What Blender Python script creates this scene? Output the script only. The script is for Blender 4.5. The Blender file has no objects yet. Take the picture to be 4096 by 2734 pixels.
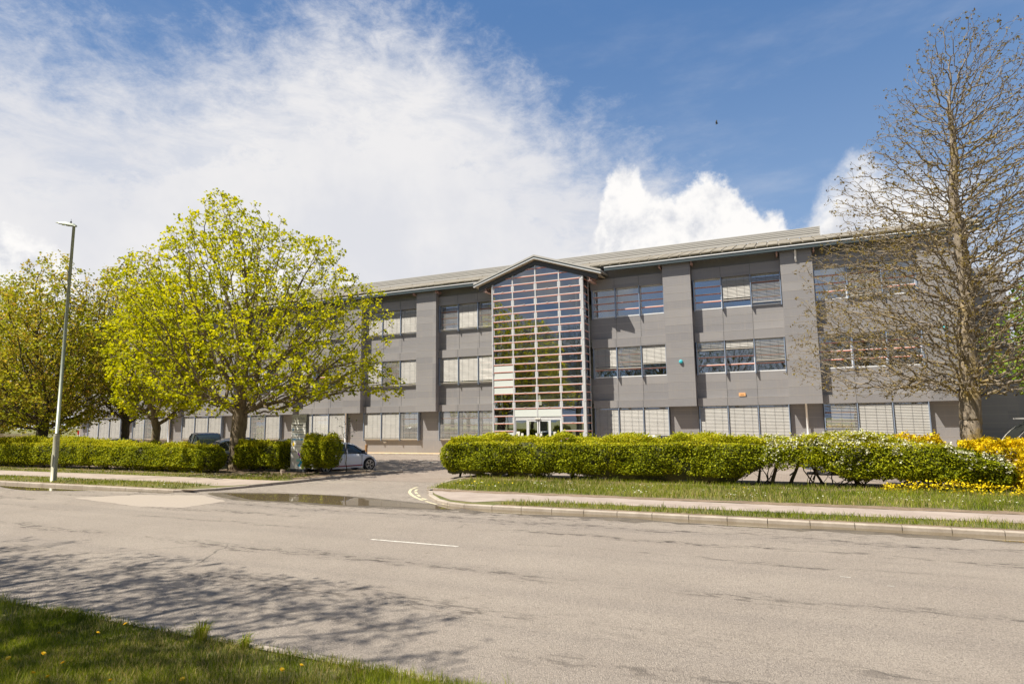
import bpy, math, random
import numpy as np
from mathutils import Vector, Matrix
SC = bpy.context.scene
COL = SC.collection
R_ = math.radians
# ------------------------------------------------------------------ camera, sky, sun, exposure
CAM_H = 2.5
yaw, pitch, roll, fpx = .42264, .128316, -.012652, 2450.2
fwd = Vector((-math.sin(yaw)*math.cos(pitch), math.cos(yaw)*math.cos(pitch), math.sin(pitch)))
rt = Vector((math.cos(yaw), math.sin(yaw), 0)); up = rt.cross(fwd)
r2 = math.cos(roll)*rt+math.sin(roll)*up; u2 = -math.sin(roll)*rt+math.cos(roll)*up
cd = bpy.data.cameras.new('camera'); cam = bpy.data.objects.new('camera', cd); COL.objects.link(cam)
cd.sensor_width = 36; cd.lens = 36*fpx/4096; cd.clip_start = .1; cd.clip_end = 3000
cam.matrix_world = Matrix(((r2.x, u2.x, -fwd.x, 0), (r2.y, u2.y, -fwd.y, 0), (r2.z, u2.z, -fwd.z, CAM_H), (0, 0, 0, 1)))
SC.camera = cam
SC.view_settings.view_transform = 'Standard'; SC.view_settings.look = 'None'
SC.view_settings.exposure = 0.82; SC.view_settings.gamma = 1
SUN = Vector((-.92, -1, 2.1)).normalized()
sd = bpy.data.lights.new('sun', 'SUN'); sd.energy = 5.0; sd.angle = R_(.5); sd.color = (1, .93, .80)
so = bpy.data.objects.new('sun', sd); COL.objects.link(so)
so.rotation_euler = (-SUN).to_track_quat('-Z', 'Y').to_euler(); so.location = (0, 0, 40)

class NT:
    """tiny node-graph helper"""
    def __init__(s, tree): s.t = tree; s.n = tree.nodes; s.l = tree.links
    def new(s, typ, **kw):
        n = s.n.new(typ)
        for k, v in kw.items(): setattr(n, k, v)
        return n
    def link(s, a, b): s.l.new(a, b)
    def setin(s, n, i, v):
        if v is None: return
        if isinstance(v, bpy.types.NodeSocket): s.l.new(v, n.inputs[i])
        else: n.inputs[i].default_value = v
    def m(s, op, a, b=None, c=None, clamp=False):
        n = s.new('ShaderNodeMath', operation=op, use_clamp=clamp)
        s.setin(n, 0, a); s.setin(n, 1, b); s.setin(n, 2, c); return n.outputs[0]
    def sm(s, v, a, b, lo=0., hi=1.):
        n = s.new('ShaderNodeMapRange', interpolation_type='SMOOTHSTEP')
        s.setin(n, 0, v); s.setin(n, 1, a); s.setin(n, 2, b); s.setin(n, 3, lo); s.setin(n, 4, hi); return n.outputs[0]
    def mix(s, f, a, b, mode='MIX'):
        n = s.new('ShaderNodeMix', data_type='RGBA', blend_type=mode)
        s.setin(n, 0, f); s.setin(n, 6, a); s.setin(n, 7, b); return n.outputs[2]
    def noise(s, vec, scale, det=4, rough=.55, dist=0.):
        n = s.new('ShaderNodeTexNoise'); s.setin(n, 'Vector', vec)
        n.inputs['Scale'].default_value = scale; n.inputs['Detail'].default_value = det
        n.inputs['Roughness'].default_value = rough; n.inputs['Distortion'].default_value = dist
        return n.outputs[0]
    def map(s, vec, sc=(1, 1, 1), loc=(0, 0, 0), rot=(0, 0, 0)):
        n = s.new('ShaderNodeMapping'); s.setin(n, 0, vec)
        n.inputs[1].default_value = loc; n.inputs[2].default_value = rot; n.inputs[3].default_value = sc; return n.outputs[0]
def rgb(r, g, b): return (r, g, b, 1)

def curve(nt, val, pts, x0, x1, y1):
    """piecewise curve: input val in [x0,x1] -> output [0,y1]"""
    t = nt.m('DIVIDE', nt.m('SUBTRACT', val, x0), x1-x0, clamp=True)
    f = nt.new('ShaderNodeFloatCurve'); nt.setin(f, 1, t)
    c = f.mapping.curves[0]
    q = [((x-x0)/(x1-x0), y/y1) for x, y in pts]
    c.points[0].location = q[0]; c.points[1].location = q[-1]
    for p in q[1:-1]: c.points.new(*p)
    f.mapping.update()
    return nt.m('MULTIPLY', f.outputs[0], y1)

w = bpy.data.worlds.new('World'); SC.world = w; w.use_nodes = True
nt = NT(w.node_tree); nt.n.clear()
sky = nt.new('ShaderNodeTexSky', sky_type='NISHITA'); sky.sun_disc = False
sky.sun_elevation = math.asin(SUN.z); sky.sun_rotation = math.atan2(SUN.x, SUN.y) % (2*math.pi)
sky.air_density = 1.0; sky.dust_density = .6; sky.ozone_density = 2.5; sky.altitude = 50
tc = nt.new('ShaderNodeTexCoord').outputs['Generated']
sx = nt.new('ShaderNodeSeparateXYZ'); nt.link(tc, sx.inputs[0])
AZ = nt.m('MULTIPLY', nt.m('ARCTAN2', sx.outputs[0], sx.outputs[1]), 57.2958)
EL = nt.m('MULTIPLY', nt.m('ARCSINE', sx.outputs[2]), 57.2958)
cx = nt.new('ShaderNodeCombineXYZ'); nt.setin(cx, 0, nt.m('MULTIPLY', AZ, .05)); nt.setin(cx, 1, nt.m('MULTIPLY', EL, .05))
ae = cx.outputs[0]
nbig = nt.noise(ae, 1.3, 5, .6)
nstr = nt.noise(nt.map(ae, (1.3, 4.2, 1), rot=(0, 0, R_(24))), 1.9, 9, .66, .35)
nfin = nt.noise(nt.map(ae, (1.5, 2.6, 1), rot=(0, 0, R_(-32))), 3.4, 9, .72, .2)
# high sheet of thin cloud
top1 = curve(nt, AZ, [(-75, 28), (-64, 29), (-58, 29.5), (-52, 31.0), (-46, 33.5), (-40, 35.8), (-32, 35.5), (-26, 33), (-22, 30), (-17, 27), (-12, 25.2), (-8.5, 22.5), (-5, 20), (2, 15), (30, 12)], -75, 30, 40)
dd = nt.m('SUBTRACT', top1, EL)
dd = nt.m('ADD', dd, nt.m('MULTIPLY', nt.m('SUBTRACT', nbig, .5), 9.))
dd = nt.m('ADD', dd, nt.m('MULTIPLY', nt.m('SUBTRACT', nfin, .5), 15.))
sheet = nt.sm(dd, -3.0, 7.5)
thin = nt.sm(nstr, .33, .62)
thin = nt.m('ADD', nt.m('MULTIPLY', thin, .25), .76)
depth_in = nt.sm(dd, 3., 12.)
sheet = nt.m('MULTIPLY', sheet, nt.m('MAXIMUM', thin, depth_in))
# faint veil right of the big bank
veil = nt.m('MULTIPLY', nt.sm(nt.noise(nt.map(ae, (1, 3.2, 1), rot=(0, 0, R_(-28))), 1.1, 7, .6), .47, .8), .26)
veil = nt.m('MULTIPLY', veil, nt.sm(EL, 45., 20.))
# cumulus near the skyline
nc = nt.noise(ae, 3.2, 9, .6, .1)
ncb = nt.noise(ae, 9., 6, .6, .1)
top2 = curve(nt, AZ, [(-75, 14.5), (-68, 15), (-62, 14), (-57, 9), (-50, 13), (-44, 15.5), (-40, 14), (-34, 8), (-30, 12.3), (-26, 13.5), (-23, 11.5), (-19, 14), (-16.5, 16.5), (-15.2, 21.3), (-13.6, 23.4), (-12.2, 22.6), (-10.8, 20.4), (-9.3, 20.0), (-6.6, 21.6), (-4.4, 21.4), (-2.2, 19.0), (0.3, 17.4), (1.8, 15.4), (2.4, 16.4), (3.4, 19.2), (5.2, 21.0), (6.6, 21.9), (8.5, 19.8), (10, 19.6), (14, 18.5), (17, 17.5), (22, 19), (30, 18)], -75, 30, 40)
d2 = nt.m('SUBTRACT', top2, EL)
d2 = nt.m('ADD', d2, nt.m('MULTIPLY', nt.m('SUBTRACT', nc, .5), 4.2))
d2 = nt.m('ADD', d2, nt.m('MULTIPLY', nt.m('SUBTRACT', ncb, .5), 3.6))
ncc = nt.noise(ae, 26., 5, .65)
d2 = nt.m('ADD', d2, nt.m('MULTIPLY', nt.m('SUBTRACT', ncc, .5), 1.8))
cum = nt.m('DIVIDE', nt.m('ADD', d2, .2), nt.m('ADD', 1.6, nt.m('MULTIPLY', nt.sm(AZ, 0., 4.), 2.4)), clamp=True)
cum = nt.sm(cum, 0., 1.)
# holes of blue low on the right
hole = nt.sm(nt.m('ADD', nt.noise(ae, 2.1, 5, .6), nt.m('MULTIPLY', nt.m('SUBTRACT', AZ, 4.), .012)), .5, .6)
hole = nt.m('MULTIPLY', nt.m('MULTIPLY', hole, nt.sm(AZ, 1.5, 3.5)), nt.sm(EL, 17.5, 15.))
cum = nt.m('MULTIPLY', cum, nt.m('SUBTRACT', 1., hole))
# broken cloud everywhere else (seen only in the glass)
back = nt.sm(nt.m('ABSOLUTE', nt.m('ADD', AZ, 25.)), 75., 95.)
bk = nt.sm(nt.noise(nt.map(tc, (1, 1, 2.2)), 2.6, 9, .62, .2), .42, .60)
kbot = nt.m('MULTIPLY', nt.sm(EL, 12., 0.), .35)
sheet = nt.m('MAXIMUM', sheet, veil)
sheet = nt.m('MAXIMUM', sheet, kbot)
shade1 = nt.m('ADD', .86, nt.m('MULTIPLY', nt.sm(nt.noise(ae, 2.2, 5, .55), .3, .7), .14))
c_sheet = nt.mix(nt.sm(nbig, .38, .66), rgb(8.1, 8.2, 8.7), rgb(9.3, 9.2, 9.3))
sh = nt.m('SUBTRACT', nc, nt.noise(nt.map(ae, loc=(.05, -.10, 0)), 3.2, 9, .6, .1))
shb = nt.m('ADD', nt.m('MULTIPLY', sh, 3.4), .62)
shb = nt.m('ADD', shb, nt.m('MULTIPLY', nt.sm(d2, 7., .4), .35))
shb = nt.sm(shb, .25, 1.0)
c_cum = nt.mix(shb, rgb(7.4, 7.6, 8.2), rgb(10.8, 10.6, 10.4))
c_cum = nt.mix(nt.sm(nt.noise(ae, 1.7, 3, .5), .52, .72), c_cum, rgb(7.6, 7.8, 8.4))
grad = nt.mix(nt.sm(EL, 8., 38.), rgb(3.4, 5.2, 8.2), rgb(1.15, 2.65, 5.8))
skyc = nt.mix(.75, sky.outputs[0], grad)
col = nt.mix(sheet, skyc, nt.mix(1., c_sheet, nt.new('ShaderNodeCombineColor').outputs[0], 'ADD'))
col = nt.mix(cum, col, c_cum)
colb = nt.mix(bk, nt.mix(1., skyc, rgb(.62, .62, .66), 'MULTIPLY'), nt.mix(nt.sm(nt.noise(tc, 6., 5), .35, .65), rgb(2.5, 2.7, 3.2), rgb(6.0, 5.8, 5.6)))
col = nt.mix(back, col, colb)
bg = nt.new('ShaderNodeBackground'); nt.link(col, bg.inputs[0]); bg.inputs[1].default_value = .0525
ow = nt.new('ShaderNodeOutputWorld'); nt.link(bg.outputs[0], ow.inputs[0])

# ------------------------------------------------------------------ helpers
def wloc(o):
    v = Vector((0, 0, 0))
    while o is not None: v += o.location; o = o.parent
    return v
def tag(o, label=None, cat=None, group=None, kind=None):
    if label: o['label'] = label
    if cat: o['category'] = cat
    if group: o['group'] = group
    if kind: o['kind'] = kind
    return o
def empty(name, loc, label=None, cat=None, group=None):
    o = bpy.data.objects.new(name, None); COL.objects.link(o); o.location = loc; o.empty_display_size = .3
    return tag(o, label, cat, group)
def copy_tree(o, parent=None):
    c = o.copy(); COL.objects.link(c)
    if parent is not None: c.parent = parent
    for ch in list(o.children): copy_tree(ch, c)
    return c
class MB:
    """collects shapes, links them as ONE mesh object"""
    def __init__(s): s.v = []; s.f = []; s.mi = []; s.cur = 0
    def quad(s, a, b, c, d):
        n = len(s.v); s.v += [a, b, c, d]; s.f.append((n, n+1, n+2, n+3)); s.mi.append(s.cur)
    def poly(s, pts):
        n = len(s.v); s.v += list(pts); s.f.append(tuple(range(n, n+len(pts)))); s.mi.append(s.cur)
    def box(s, x0, x1, y0, y1, z0, z1):
        n = len(s.v)
        s.v += [(x0, y0, z0), (x1, y0, z0), (x1, y1, z0), (x0, y1, z0), (x0, y0, z1), (x1, y0, z1), (x1, y1, z1), (x0, y1, z1)]
        for f in ((0, 3, 2, 1), (4, 5, 6, 7), (0, 1, 5, 4), (1, 2, 6, 5), (2, 3, 7, 6), (3, 0, 4, 7)):
            s.f.append(tuple(n+i for i in f)); s.mi.append(s.cur)
    def prism(s, pts, dz):
        """closed solid: bottom pts offset by vector dz"""
        n = len(s.v); k = len(pts); d = Vector(dz)
        s.v += [tuple(p) for p in pts]+[tuple(Vector(p)+d) for p in pts]
        s.f.append(tuple(range(n+k-1, n-1, -1))); s.f.append(tuple(range(n+k, n+2*k)))
        for i in range(k):
            j = (i+1) % k; s.f.append((n+i, n+j, n+k+j, n+k+i))
        s.mi += [s.cur]*(k+2)
    def tube(s, pts, rad, sides=8, cap=True):
        if not hasattr(rad, '__len__'): rad = [rad]*len(pts)
        n0 = len(s.v); P = [Vector(p) for p in pts]
        for i, p in enumerate(P):
            d = (P[min(i+1, len(P)-1)]-P[max(i-1, 0)]).normalized()
            a = d.cross(Vector((0, 0, 1)));
            if a.length < .05: a = Vector((1, 0, 0))
            a.normalize(); b = d.cross(a)
            for k in range(sides):
                t = 2*math.pi*k/sides; q = p+(a*math.cos(t)+b*math.sin(t))*rad[i]; s.v.append(tuple(q))
        for i in range(len(P)-1):
            for k in range(sides):
                a0 = n0+i*sides+k; b0 = n0+i*sides+(k+1) % sides
                s.f.append((a0, b0, b0+sides, a0+sides)); s.mi.append(s.cur)
        if cap:
            s.f.append(tuple(range(n0, n0+sides))); s.mi.append(s.cur)
            s.f.append(tuple(range(n0+len(P)*sides-1, n0+(len(P)-1)*sides-1, -1))); s.mi.append(s.cur)
    def build_each(s, name, mats, parent=None, smooth=False, local=False):
        """every separate piece becomes an object of its own"""
        lab = list(range(len(s.v)))
        def fd(i):
            while lab[i] != i: lab[i] = lab[lab[i]]; i = lab[i]
            return i
        for f in s.f:
            for i in f[1:]: lab[fd(i)] = fd(f[0])
        grp = {}
        for k, f in enumerate(s.f): grp.setdefault(fd(f[0]), []).append(k)
        out = []
        for ks in grp.values():
            b = MB(); mp = {}
            for k in ks:
                for i in s.f[k]:
                    if i not in mp: mp[i] = len(b.v); b.v.append(s.v[i])
                b.f.append(tuple(mp[i] for i in s.f[k])); b.mi.append(s.mi[k])
            out.append(b.build(name, mats, parent, smooth, local))
        return out
    def build(s, name, mats, parent=None, smooth=False, local=False):
        me = bpy.data.meshes.new(name); me.from_pydata([tuple(p) for p in s.v], [], s.f)
        if not isinstance(mats, (list, tuple)): mats = [mats]
        for m in mats: me.materials.append(m)
        if len(mats) > 1: me.polygons.foreach_set('material_index', s.mi)
        if smooth: me.shade_smooth()
        me.update()
        o = bpy.data.objects.new(name, me); COL.objects.link(o)
        if parent is not None:
            o.parent = parent
            if not local: o.location = -wloc(parent)
        return o
def npmesh(name, V, F, mats, parent=None, attr=None, smooth=False, mi=None, local=False):
    """V (n,3) array, F (m,k) int array"""
    me = bpy.data.meshes.new(name); k = F.shape[1]
    me.vertices.add(len(V)); me.vertices.foreach_set('co', V.astype(np.float32).ravel())
    me.loops.add(F.size); me.loops.foreach_set('vertex_index', F.astype(np.int32).ravel())
    me.polygons.add(len(F)); me.polygons.foreach_set('loop_start', np.arange(0, F.size, k, dtype=np.int32))
    for m in (mats if isinstance(mats, (list, tuple)) else [mats]): me.materials.append(m)
    if mi is not None: me.polygons.foreach_set('material_index', mi.astype(np.int32))
    if attr is not None:
        a = me.attributes.new('tint', 'FLOAT', 'FACE'); a.data.foreach_set('value', attr.astype(np.float32))
    if smooth: me.polygons.foreach_set('use_smooth', np.ones(len(F), dtype=bool))
    me.update(calc_edges=True)
    o = bpy.data.objects.new(name, me); COL.objects.link(o)
    if parent is not None:
        o.parent = parent
        if not local: o.location = -wloc(parent)
    return o

# ------------------------------------------------------------------ materials
def mat(name):
    m = bpy.data.materials.new(name); m.use_nodes = True; n = NT(m.node_tree)
    p = m.node_tree.nodes['Principled BSDF']; return m, n, p
def simple(name, c, rough=.5, metal=0., spec=.5, var=.0, vscale=3.):
    m, n, p = mat(name)
    p.inputs['Roughness'].default_value = rough; p.inputs['Metallic'].default_value = metal
    p.inputs['Specular IOR Level'].default_value = spec
    if var:
        o = n.new('ShaderNodeTexCoord').outputs['Object']
        f = n.noise(o, vscale, 6, .6)
        n.link(n.mix(n.sm(f, .3, .7), rgb(*[x*(1-var) for x in c]), rgb(*[min(1, x*(1+var)) for x in c])), p.inputs[0])
    else: p.inputs[0].default_value = rgb(*c)
    return m
def geo_pos(n): return n.new('ShaderNodeNewGeometry').outputs['Position']

def mk_cladding():
    m, n, p = mat('cladding'); P = geo_pos(n)
    s = n.new('ShaderNodeSeparateXYZ'); n.link(P, s.inputs[0])
    c = n.new('ShaderNodeCombineXYZ')
    n.setin(c, 0, n.m('FLOOR', n.m('DIVIDE', s.outputs[0], 1.85))); n.setin(c, 2, n.m('FLOOR', n.m('DIVIDE', n.m('SUBTRACT', s.outputs[2], 3.33), .549)))
    wn = n.new('ShaderNodeTexWhiteNoise', noise_dimensions='3D'); n.link(c.outputs[0], wn.inputs[0])
    col = n.mix(wn.outputs[0], rgb(.246, .240, .252), rgb(.308, .296, .300))
    st = n.noise(n.map(P, (9, 9, .5)), 1.2, 5, .65)
    col = n.mix(n.m('MULTIPLY', n.sm(st, .5, .75), .38), col, rgb(.36, .32, .285))
    cl = n.noise(P, .6, 4, .6)
    col = n.mix(n.m('MULTIPLY', n.sm(cl, .45, .75), .25), col, rgb(.235, .22, .225))
    n.link(col, p.inputs[0]); p.inputs['Roughness'].default_value = .42; p.inputs['Metallic'].default_value = .15
    return m
M = {}
M['clad'] = mk_cladding()
M['seam'] = simple('seam', (.46, .43, .40), .4, .1)  # paler than the panels: sun catching the lips is put into the colour
M['gap'] = simple('gap', (.08, .08, .08), .7)
M['fin'] = simple('fin_paint', (.30, .37, .50), .35, .4)
M['white'] = simple('white_metal', (.74, .75, .77), .35, .1, var=.04)
M['red'] = simple('red_paint', (.66, .24, .16), .45)
M['frame'] = simple('frame_grey', (.56, .57, .59), .35, .1, var=.05)
M['slat'] = simple('slat', (.46, .445, .42), .45, .1, var=.06, vscale=2.)
M['louvre'] = simple('louvre_paint', (.40, .39, .375), .5)
M['rail'] = simple('rail', (.55, .52, .47), .4, .2)
M['panel'] = simple('pale_panel', (.60, .64, .62), .35)
M['gutter'] = simple('gutter', (.055, .075, .085), .45, .1)
M['dark'] = simple('dark_trim', (.06, .065, .07), .5)
M['pink'] = simple('pink_steel', (.46, .31, .28), .5)
M['black'] = simple('black', (.015, .015, .017), .5)
M['int'] = simple('interior', (.22, .20, .17), .8, var=.3, vscale=1.)
M['intw'] = simple('interior_white', (.7, .68, .62), .6)
M['teal'] = simple('teal', (.05, .42, .50), .3)
M['orange'] = simple('orange', (.85, .45, .20), .4)
M['brown'] = simple('brown', (.30, .16, .06), .6)

def mk_roof():
    m, n, p = mat('roof_sheet'); P = geo_pos(n)
    a = n.noise(P, 1.1, 6, .6); b = n.noise(n.map(P, (3, .7, .7)), 2., 6, .7)
    col = n.mix(n.sm(a, .35, .65), rgb(.19, .165, .12), rgb(.29, .262, .21))
    col = n.mix(n.m('MULTIPLY', n.sm(b, .55, .75), .5), col, rgb(.36, .26, .11))
    n.link(col, p.inputs[0]); p.inputs['Roughness'].default_value = .55; return m
M['roof'] = mk_roof()
M['soffit'] = simple('soffit', (.46, .40, .30), .6)

def mk_glass(name, refl=.35, tint=(.55, .62, .60)):
    m, n, p = mat(name); n.n.remove(p); out = [x for x in n.n if x.type == 'OUTPUT_MATERIAL'][0]
    g = n.new('ShaderNodeBsdfGlossy'); g.inputs['Roughness'].default_value = .0; g.inputs[0].default_value = rgb(.93, .96, 1.)
    t = n.new('ShaderNodeBsdfTransparent'); t.inputs[0].default_value = rgb(*tint)
    bp = n.new('ShaderNodeBump'); bp.inputs['Strength'].default_value = .04; bp.inputs['Distance'].default_value = .05
    n.link(n.noise(geo_pos(n), .9, 2, .5), bp.inputs['Height']); n.link(bp.outputs[0], g.inputs['Normal'])
    f = n.new('ShaderNodeFresnel'); f.inputs[0].default_value = 1.5
    fac = n.m('ADD', n.m('MULTIPLY', f.outputs[0], .9), refl, clamp=True)
    x = n.new('ShaderNodeMixShader'); n.link(fac, x.inputs[0]); n.link(t.outputs[0], x.inputs[1]); n.link(g.outputs[0], x.inputs[2])
    n.link(x.outputs[0], out.inputs[0]); return m
M['glass'] = mk_glass('window_glass', .48)
M['glass2'] = mk_glass('entrance_glass', .34, (.78, .86, .84))
def mk_asphalt():
    m, n, p = mat('asphalt'); P = geo_pos(n)
    s = n.new('ShaderNodeSeparateXYZ'); n.link(P, s.inputs[0]); Y = s.outputs[1]
    col = n.mix(n.sm(n.noise(P, .35, 5, .6), .3, .7), rgb(.280, .240, .204), rgb(.340, .295, .250))
    # traffic bands along the road
    band = n.noise(n.map(P, (.035, 1.1, 1)), 1.0, 4, .55)
    col = n.mix(n.m('MULTIPLY', n.sm(band, .42, .66), .45), col, rgb(.21, .183, .163))
    # aggregate speckle
    vo = n.new('ShaderNodeTexVoronoi'); n.link(P, vo.inputs['Vector']); vo.inputs['Scale'].default_value = 75
    col = n.mix(.34, col, n.mix(n.sm(vo.outputs['Color'], .1, .9), rgb(.13, .112, .098), rgb(.48, .42, .36)))
    sp = n.noise(P, 38, 5, .75)
    col = n.mix(n.m('MULTIPLY', n.sm(sp, .56, .68), .60), col, rgb(.13, .115, .105))
    # ragged worn seams running with the road
    wob = n.m('MULTIPLY', n.m('SUBTRACT', n.noise(n.map(P, (.25, .25, 1)), 1.6, 5, .6), .5), 1.5)
    for y0, wd, st in ((14.45, .22, .95), (13.15, .28, .8), (9.6, .38, .62), (7.6, .6, .5), (15.3, .30, .8), (11.9, .16, .5), (6.5, .3, .35)):
        dst = n.m('ABSOLUTE', n.m('SUBTRACT', n.m('ADD', Y, wob), y0))
        line = n.sm(dst, wd, 0.)
        rag = n.sm(n.noise(n.map(P, (.9, 3.0, 1), loc=(0, y0, 0)), 2.6, 6, .7), .50, .58)
        patch = n.sm(n.noise(n.map(P, (.5, 1, 1), loc=(y0, 0, 0)), .3, 3, .5), .38, .55)
        soft = n.m('MULTIPLY', n.m('MULTIPLY', line, patch), .15)
        col = n.mix(soft, col, rgb(.17, .145, .125))
        col = n.mix(n.m('MULTIPLY', n.m('MULTIPLY', n.m('MULTIPLY', line, rag), patch), min(1., st+.15)), col, rgb(.055, .047, .042))
    # ravelled zone towards the far kerb
    far = n.sm(Y, 13.2, 14.4)
    rv = n.m('MULTIPLY', n.sm(n.noise(n.map(P, (1.0, 3.2, 1)), 2.8, 6, .72), .54, .60), n.sm(n.noise(P, .22, 4, .6), .38, .55))
    col = n.mix(n.m('MULTIPLY', n.m('MULTIPLY', rv, far), .75), col, rgb(.085, .073, .065))
    # pits, stains and bleached grit
    pit = n.sm(n.noise(P, 17, 4, .7), .62, .68)
    col = n.mix(n.m('MULTIPLY', pit, .35), col, rgb(.10, .088, .078))
    bl = n.sm(n.noise(n.map(P, (1, 2, 1)), 3.1, 7, .75), .55, .72)
    col = n.mix(n.m('MULTIPLY', bl, .35), col, rgb(.36, .305, .25))
    stn = n.m('MULTIPLY', n.sm(n.noise(n.map(P, (1, 3, 1), loc=(7, 3, 0)), 1.3, 8, .8), .60, .65), n.sm(n.noise(P, .31, 3), .5, .6))
    col = n.mix(n.m('MULTIPLY', stn, .7), col, rgb(.10, .075, .055))
    # hairline cracks
    cv = n.new('ShaderNodeTexVoronoi', feature='DISTANCE_TO_EDGE'); cv.inputs['Scale'].default_value = .33
    jit = n.new('ShaderNodeMix', data_type='VECTOR'); jit.inputs[0].default_value = .30
    nn = n.new('ShaderNodeTexNoise'); n.link(P, nn.inputs['Vector']); nn.inputs['Scale'].default_value = 2.2; nn.inputs['Detail'].default_value = 6
    n.link(P, jit.inputs[4]); n.link(nn.outputs['Color'], jit.inputs[5]); n.link(jit.outputs[1], cv.inputs['Vector'])
    cr = n.m('MULTIPLY', n.sm(cv.outputs[0], .007, .0), n.sm(n.noise(P, .2, 2), .56, .66))
    col = n.mix(n.m('MULTIPLY', cr, .75), col, rgb(.09, .08, .07))
    n.link(col, p.inputs[0]); p.inputs['Roughness'].default_value = .86; p.inputs['Specular IOR Level'].default_value = .25
    b = n.new('ShaderNodeBump'); b.inputs['Strength'].default_value = .8; b.inputs['Distance'].default_value = .025
    n.link(n.m('SUBTRACT', n.m('ADD', sp, n.m('MULTIPLY', vo.outputs['Distance'], .8)), n.m('MULTIPLY', pit, .8)), b.inputs['Height']); n.link(b.outputs[0], p.inputs['Normal'])
    return m
M['asphalt'] = mk_asphalt()
def mk_patch():
    m, n, p = mat('asphalt_patch'); P = geo_pos(n)
    col = n.mix(n.sm(n.noise(P, 22, 6, .7), .35, .65), rgb(.29, .246, .206), rgb(.34, .292, .246))
    n.link(col, p.inputs[0]); p.inputs['Roughness'].default_value = .85; return m
M['patch'] = mk_patch()
def mk_path():
    m, n, p = mat('footway'); P = geo_pos(n)
    col = n.mix(n.sm(n.noise(P, 1.2, 6, .65), .3, .7), rgb(.28, .228, .196), rgb(.36, .30, .26))
    col = n.mix(n.m('MULTIPLY', n.sm(n.noise(P, 30, 4, .7), .5, .65), .3), col, rgb(.24, .20, .17))
    n.link(col, p.inputs[0]); p.inputs['Roughness'].default_value = .9; return m
M['path'] = mk_path()
def mk_pavers():
    m, n, p = mat('pavers'); P = geo_pos(n)
    br = n.new('ShaderNodeTexBrick'); n.link(n.map(P, rot=(0, 0, R_(0))), br.inputs['Vector'])
    br.inputs['Scale'].default_value = 1.; br.inputs['Brick Width'].default_value = .21; br.inputs['Row Height'].default_value = .105
    br.inputs['Mortar Size'].default_value = .007; br.inputs['Color1'].default_value = rgb(.255, .205, .17); br.inputs['Color2'].default_value = rgb(.205, .165, .137)
    br.inputs['Mortar'].default_value = rgb(.14, .12, .10)
    col = n.mix(n.m('MULTIPLY', n.sm(n.noise(P, .5, 6, .6), .4, .7), .4), br.outputs[0], rgb(.30, .26, .225))
    n.link(col, p.inputs[0]); p.inputs['Roughness'].default_value = .85; return m
M['pavers'] = mk_pavers()
def mk_kerb():
    m, n, p = mat('kerb_stone'); P = geo_pos(n)
    col = n.mix(n.sm(n.noise(P, 2.5, 7, .65), .3, .7), rgb(.28, .235, .19), rgb(.39, .34, .285))
    col = n.mix(n.m('MULTIPLY', n.sm(n.noise(P, 14, 5, .7), .55, .7), .4), col, rgb(.2, .165, .13))
    n.link(col, p.inputs[0]); p.inputs['Roughness'].default_value = .85; return m
M['kerb'] = mk_kerb()
def mk_soil(name, a, b, c):
    m, n, p = mat(name); P = geo_pos(n)
    col = n.mix(n.sm(n.noise(P, 1.7, 6, .65), .35, .65), rgb(*a), rgb(*b))
    col = n.mix(n.m('MULTIPLY', n.sm(n.noise(P, 16, 6, .75), .5, .65), .7), col, rgb(*c))
    n.link(col, p.inputs[0]); p.inputs['Roughness'].default_value = .95
    bp = n.new('ShaderNodeBump'); bp.inputs['Strength'].default_value = .8; bp.inputs['Distance'].default_value = .03
    n.link(n.noise(P, 18, 6, .8), bp.inputs['Height']); n.link(bp.outputs[0], p.inputs['Normal']); return m
M['turf'] = mk_soil('turf', (.08, .095, .018), (.15, .135, .045), (.22, .16, .09))
M['dirt'] = mk_soil('bare_soil', (.16, .115, .075), (.24, .175, .12), (.085, .06, .04))
M['gravel'] = mk_soil('gravel', (.55, .38, .20), (.70, .50, .28), (.30, .18, .09))
M['water'] = simple('puddle_water', (.13, .10, .06), .02, 0., .8)
M['paint'] = simple('road_paint', (.50, .47, .42), .7, var=.3, vscale=14.)
M['ypaint'] = simple('pale_yellow_paint', (.52, .47, .32), .7, var=.3, vscale=9.)

def mk_leaf(name, cols, rough=.5, trans=.35):
    m, n, p = mat(name); out = [x for x in n.n if x.type == 'OUTPUT_MATERIAL'][0]
    a = n.new('ShaderNodeAttribute', attribute_name='tint'); r = n.new('ShaderNodeValToRGB'); n.link(a.outputs['Fac'], r.inputs[0])
    e = r.color_ramp.elements
    for i, c in enumerate(cols):
        q = i/(len(cols)-1)
        if i == 0: e[0].position = 0; e[0].color = rgb(*c)
        elif i == len(cols)-1: e[-1].position = 1; e[-1].color = rgb(*c)
        else: x = e.new(q); x.color = rgb(*c)
    n.link(r.outputs[0], p.inputs[0]); p.inputs['Roughness'].default_value = rough; p.inputs['Specular IOR Level'].default_value = .15
    t = n.new('ShaderNodeBsdfTranslucent'); n.link(n.mix(.5, r.outputs[0], n.mix(1., r.outputs[0], rgb(1.5, 1.35, .5), 'MULTIPLY')), t.inputs[0])
    x = n.new('ShaderNodeMixShader'); x.inputs[0].default_value = trans
    n.link(p.outputs[0], x.inputs[1]); n.link(t.outputs[0], x.inputs[2]); n.link(x.outputs[0], out.inputs[0]); return m
M['l_maple'] = mk_leaf('maple_leaf', [(.14, .17, .003), (.34, .37, .004), (.52, .52, .006), (.66, .60, .02)], .6, .48)
M['l_olive'] = mk_leaf('bronze_leaf', [(.13, .18, .006), (.30, .33, .010), (.42, .37, .04), (.46, .27, .08)], .6, .45)
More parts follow.
